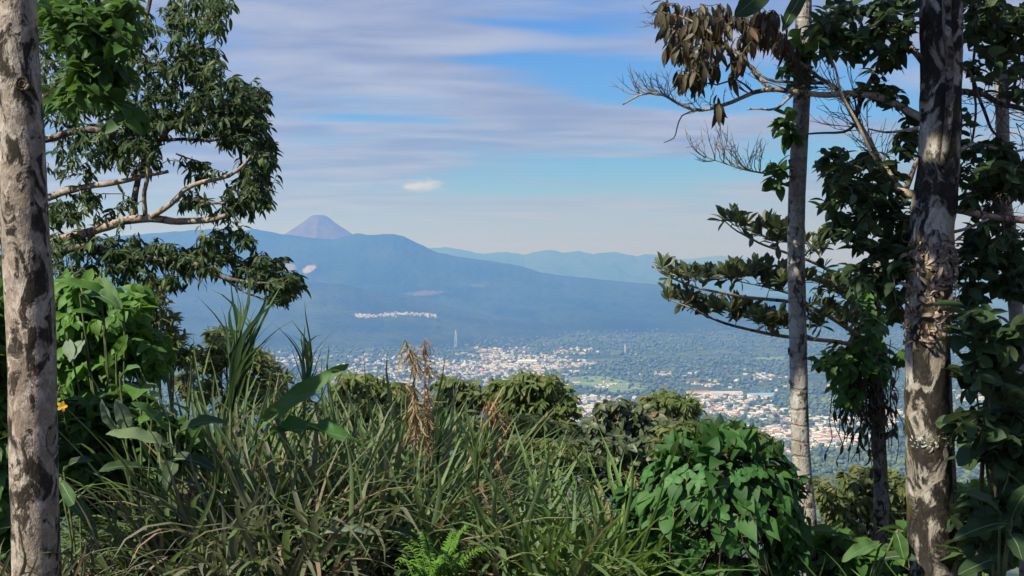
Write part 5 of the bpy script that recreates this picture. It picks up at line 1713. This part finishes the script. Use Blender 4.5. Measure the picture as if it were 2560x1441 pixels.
# the mass of grass between them
tG0 = []
allM, allD, allF = [], [], []
for k in range(260):
    d = rng.uniform(5.9, 9.5)
    px = rng.uniform(330, 1680)
    b_ = gbase(px, d)
    if px < 520:
        top = 1040
    elif px < 900:
        top = 950
    elif px < 1120:
        top = 960
    elif px < 1400:
        top = 1110
    else:
        top = 1190
    top += rng.uniform(0, 150) + (9.5 - d) * 22
    hm = max(0.45, h_at(top, d, px)) * 1.12
    dst = allF if (px > 1330 and rng.uniform() < 0.7) else (allD if (px < 900 and d < 6.9 and rng.uniform() < 0.4) or rng.uniform() < 0.10 else allM)
    dst.append(blades(b_, 26, hm * 0.55, hm * 1.05, 0.55, 1.55 if dst is not allF else 1.2, 0.22))
for nm, lst, m, lb in (('grass', allM, M_GRASS, 'mass of long green grass blades covering the slope'), ('grass', allD, M_GRASS_D, 'old grey-brown grass blades mixed low in the slope'), ('grass', allF, M_GRASS_F, 'fresh light green grass in front of the vine mound')):
    Mx = np.vstack(lst)
    var = LEAF['blade']
    vi = rng.integers(0, len(var), len(Mx))
    pl = Pile()
    for vk, (V, F) in enumerate(var):
        s = Mx[vi == vk]
        W = np.einsum('nij,vj->nvi', s[:, :3, :3], V) + s[:, None, :3, 3]
        pl.add(W.reshape(-1, 3), (F[None] + (np.arange(len(s)) * len(V))[:, None, None]).reshape(-1, 3))
    pl.obj(nm, m, None, kind='stuff', label=lb, cat='grass')

# low ground litter and weeds at the right and left foot
for (x0, x1, dmin, dmax, num, hmx, m, lb) in ((1980, 2600, 5.8, 10, 60, 0.5, M_GRASS_F, 'short green grass under the right-hand trees'), (-60, 420, 5.4, 7.5, 50, 0.5, M_GRASS_D, 'sparse dry grass at the foot of the left thicket')):
    lst = []
    for k in range(num):
        px, d = rng.uniform(x0, x1), rng.uniform(dmin, dmax)
        lst.append(blades(gbase(px, d), 22, hmx * 0.5, hmx, 0.8, 1.4, 0.15))
    Mx = np.vstack(lst)
    pl = Pile()
    vi = rng.integers(0, len(LEAF['blade']), len(Mx))
    for vk, (V, F) in enumerate(LEAF['blade']):
        s = Mx[vi == vk]
        W = np.einsum('nij,vj->nvi', s[:, :3, :3], V) + s[:, None, :3, 3]
        pl.add(W.reshape(-1, 3), (F[None] + (np.arange(len(s)) * len(V))[:, None, None]).reshape(-1, 3))
    pl.obj('grass', m, None, kind='stuff', label=lb, cat='grass')


# ---- seed plumes
def plume(label, px, d, py_root, py_tip, px_tip, mat, L=0.25, n=60, droop=0.9):
    n = int(n * 2.2)
    b_ = gbase(px, d)
    t_ = thing('seed_plume', label, 'grass plume', b_)
    r_, tp = P(px, py_root, d), P(px_tip, py_tip, d)
    stem = smooth_path(np.array((b_, r_, r_ * 0.4 + tp * 0.6 + np.array((0, 0, 0.05)), tp)), 0.03)
    q = Pile()
    q.tube(stem, np.linspace(0.006, 0.002, len(stem)), 6)
    q.obj('stalk', M_GRASS_D, t_)
    k0 = int(len(stem) * 0.62)
    idx = rng.integers(k0, len(stem), n)
    dv = rng.normal(0, 0.35, (n, 3)) + np.array((0.1, 0, -droop)) + 0.5
    dv[:, 2] -= 0.5
    dv[:, 0] -= 0.5
    dv[:, 1] -= 0.5
    s = np.stack((np.full(n, L * 1.3), np.full(n, L), np.full(n, L)), -1) * rng.uniform(0.5, 1.1, (n, 1))
    foliage(t_, 'blade', mats_np(stem[idx], dv, rng.normal(0, 1, (n, 3)), s), mat, 120, part='seed_strand')


plume('pale straw seed plume standing tall against the town', 1035, 6.6, 960, 850, 1012, M_PLUME, 0.19, 80)
plume('russet drooping seed plume crossing the tall pale one', 1062, 6.6, 950, 846, 1062, M_PLUME_R, 0.13, 40)
plume('straw tuft plume low beside the two tall plumes', 1072, 6.6, 985, 915, 1070, M_PLUME, 0.12, 60)
plume('russet seed plume in front of the ochre-tipped bush', 1240, 7.6, 1090, 1000, 1225, M_PLUME_R, 0.22, 90)
plume('small straw plume against the edge of the vine mound', 1590, 6.7, 1250, 1195, 1588, M_PLUME, 0.10, 50)

# ------------------------------------------------------------------ the hazy air
M_HAZE = bpy.data.materials.new('haze')
M_HAZE.use_nodes = True
nt = M_HAZE.node_tree
nt.nodes.clear()
ho = nt.nodes.new('ShaderNodeOutputMaterial')
pv = nt.nodes.new('ShaderNodeVolumePrincipled')
pv.inputs['Color'].default_value = (0.13, 0.34, 1.0, 1)
pv.inputs['Absorption Color'].default_value = (1, 1, 1, 1)
pv.inputs['Density'].default_value = 1.6e-4
pv.inputs['Anisotropy'].default_value = 0.45
nt.links.new(pv.outputs[0], ho.inputs['Volume'])
pl = Pile()
box_arr(pl, -56000, 56000, -56000, 56000, -520, 720)
hzb = pl.obj('haze', M_HAZE, None, smooth=False, kind='stuff')
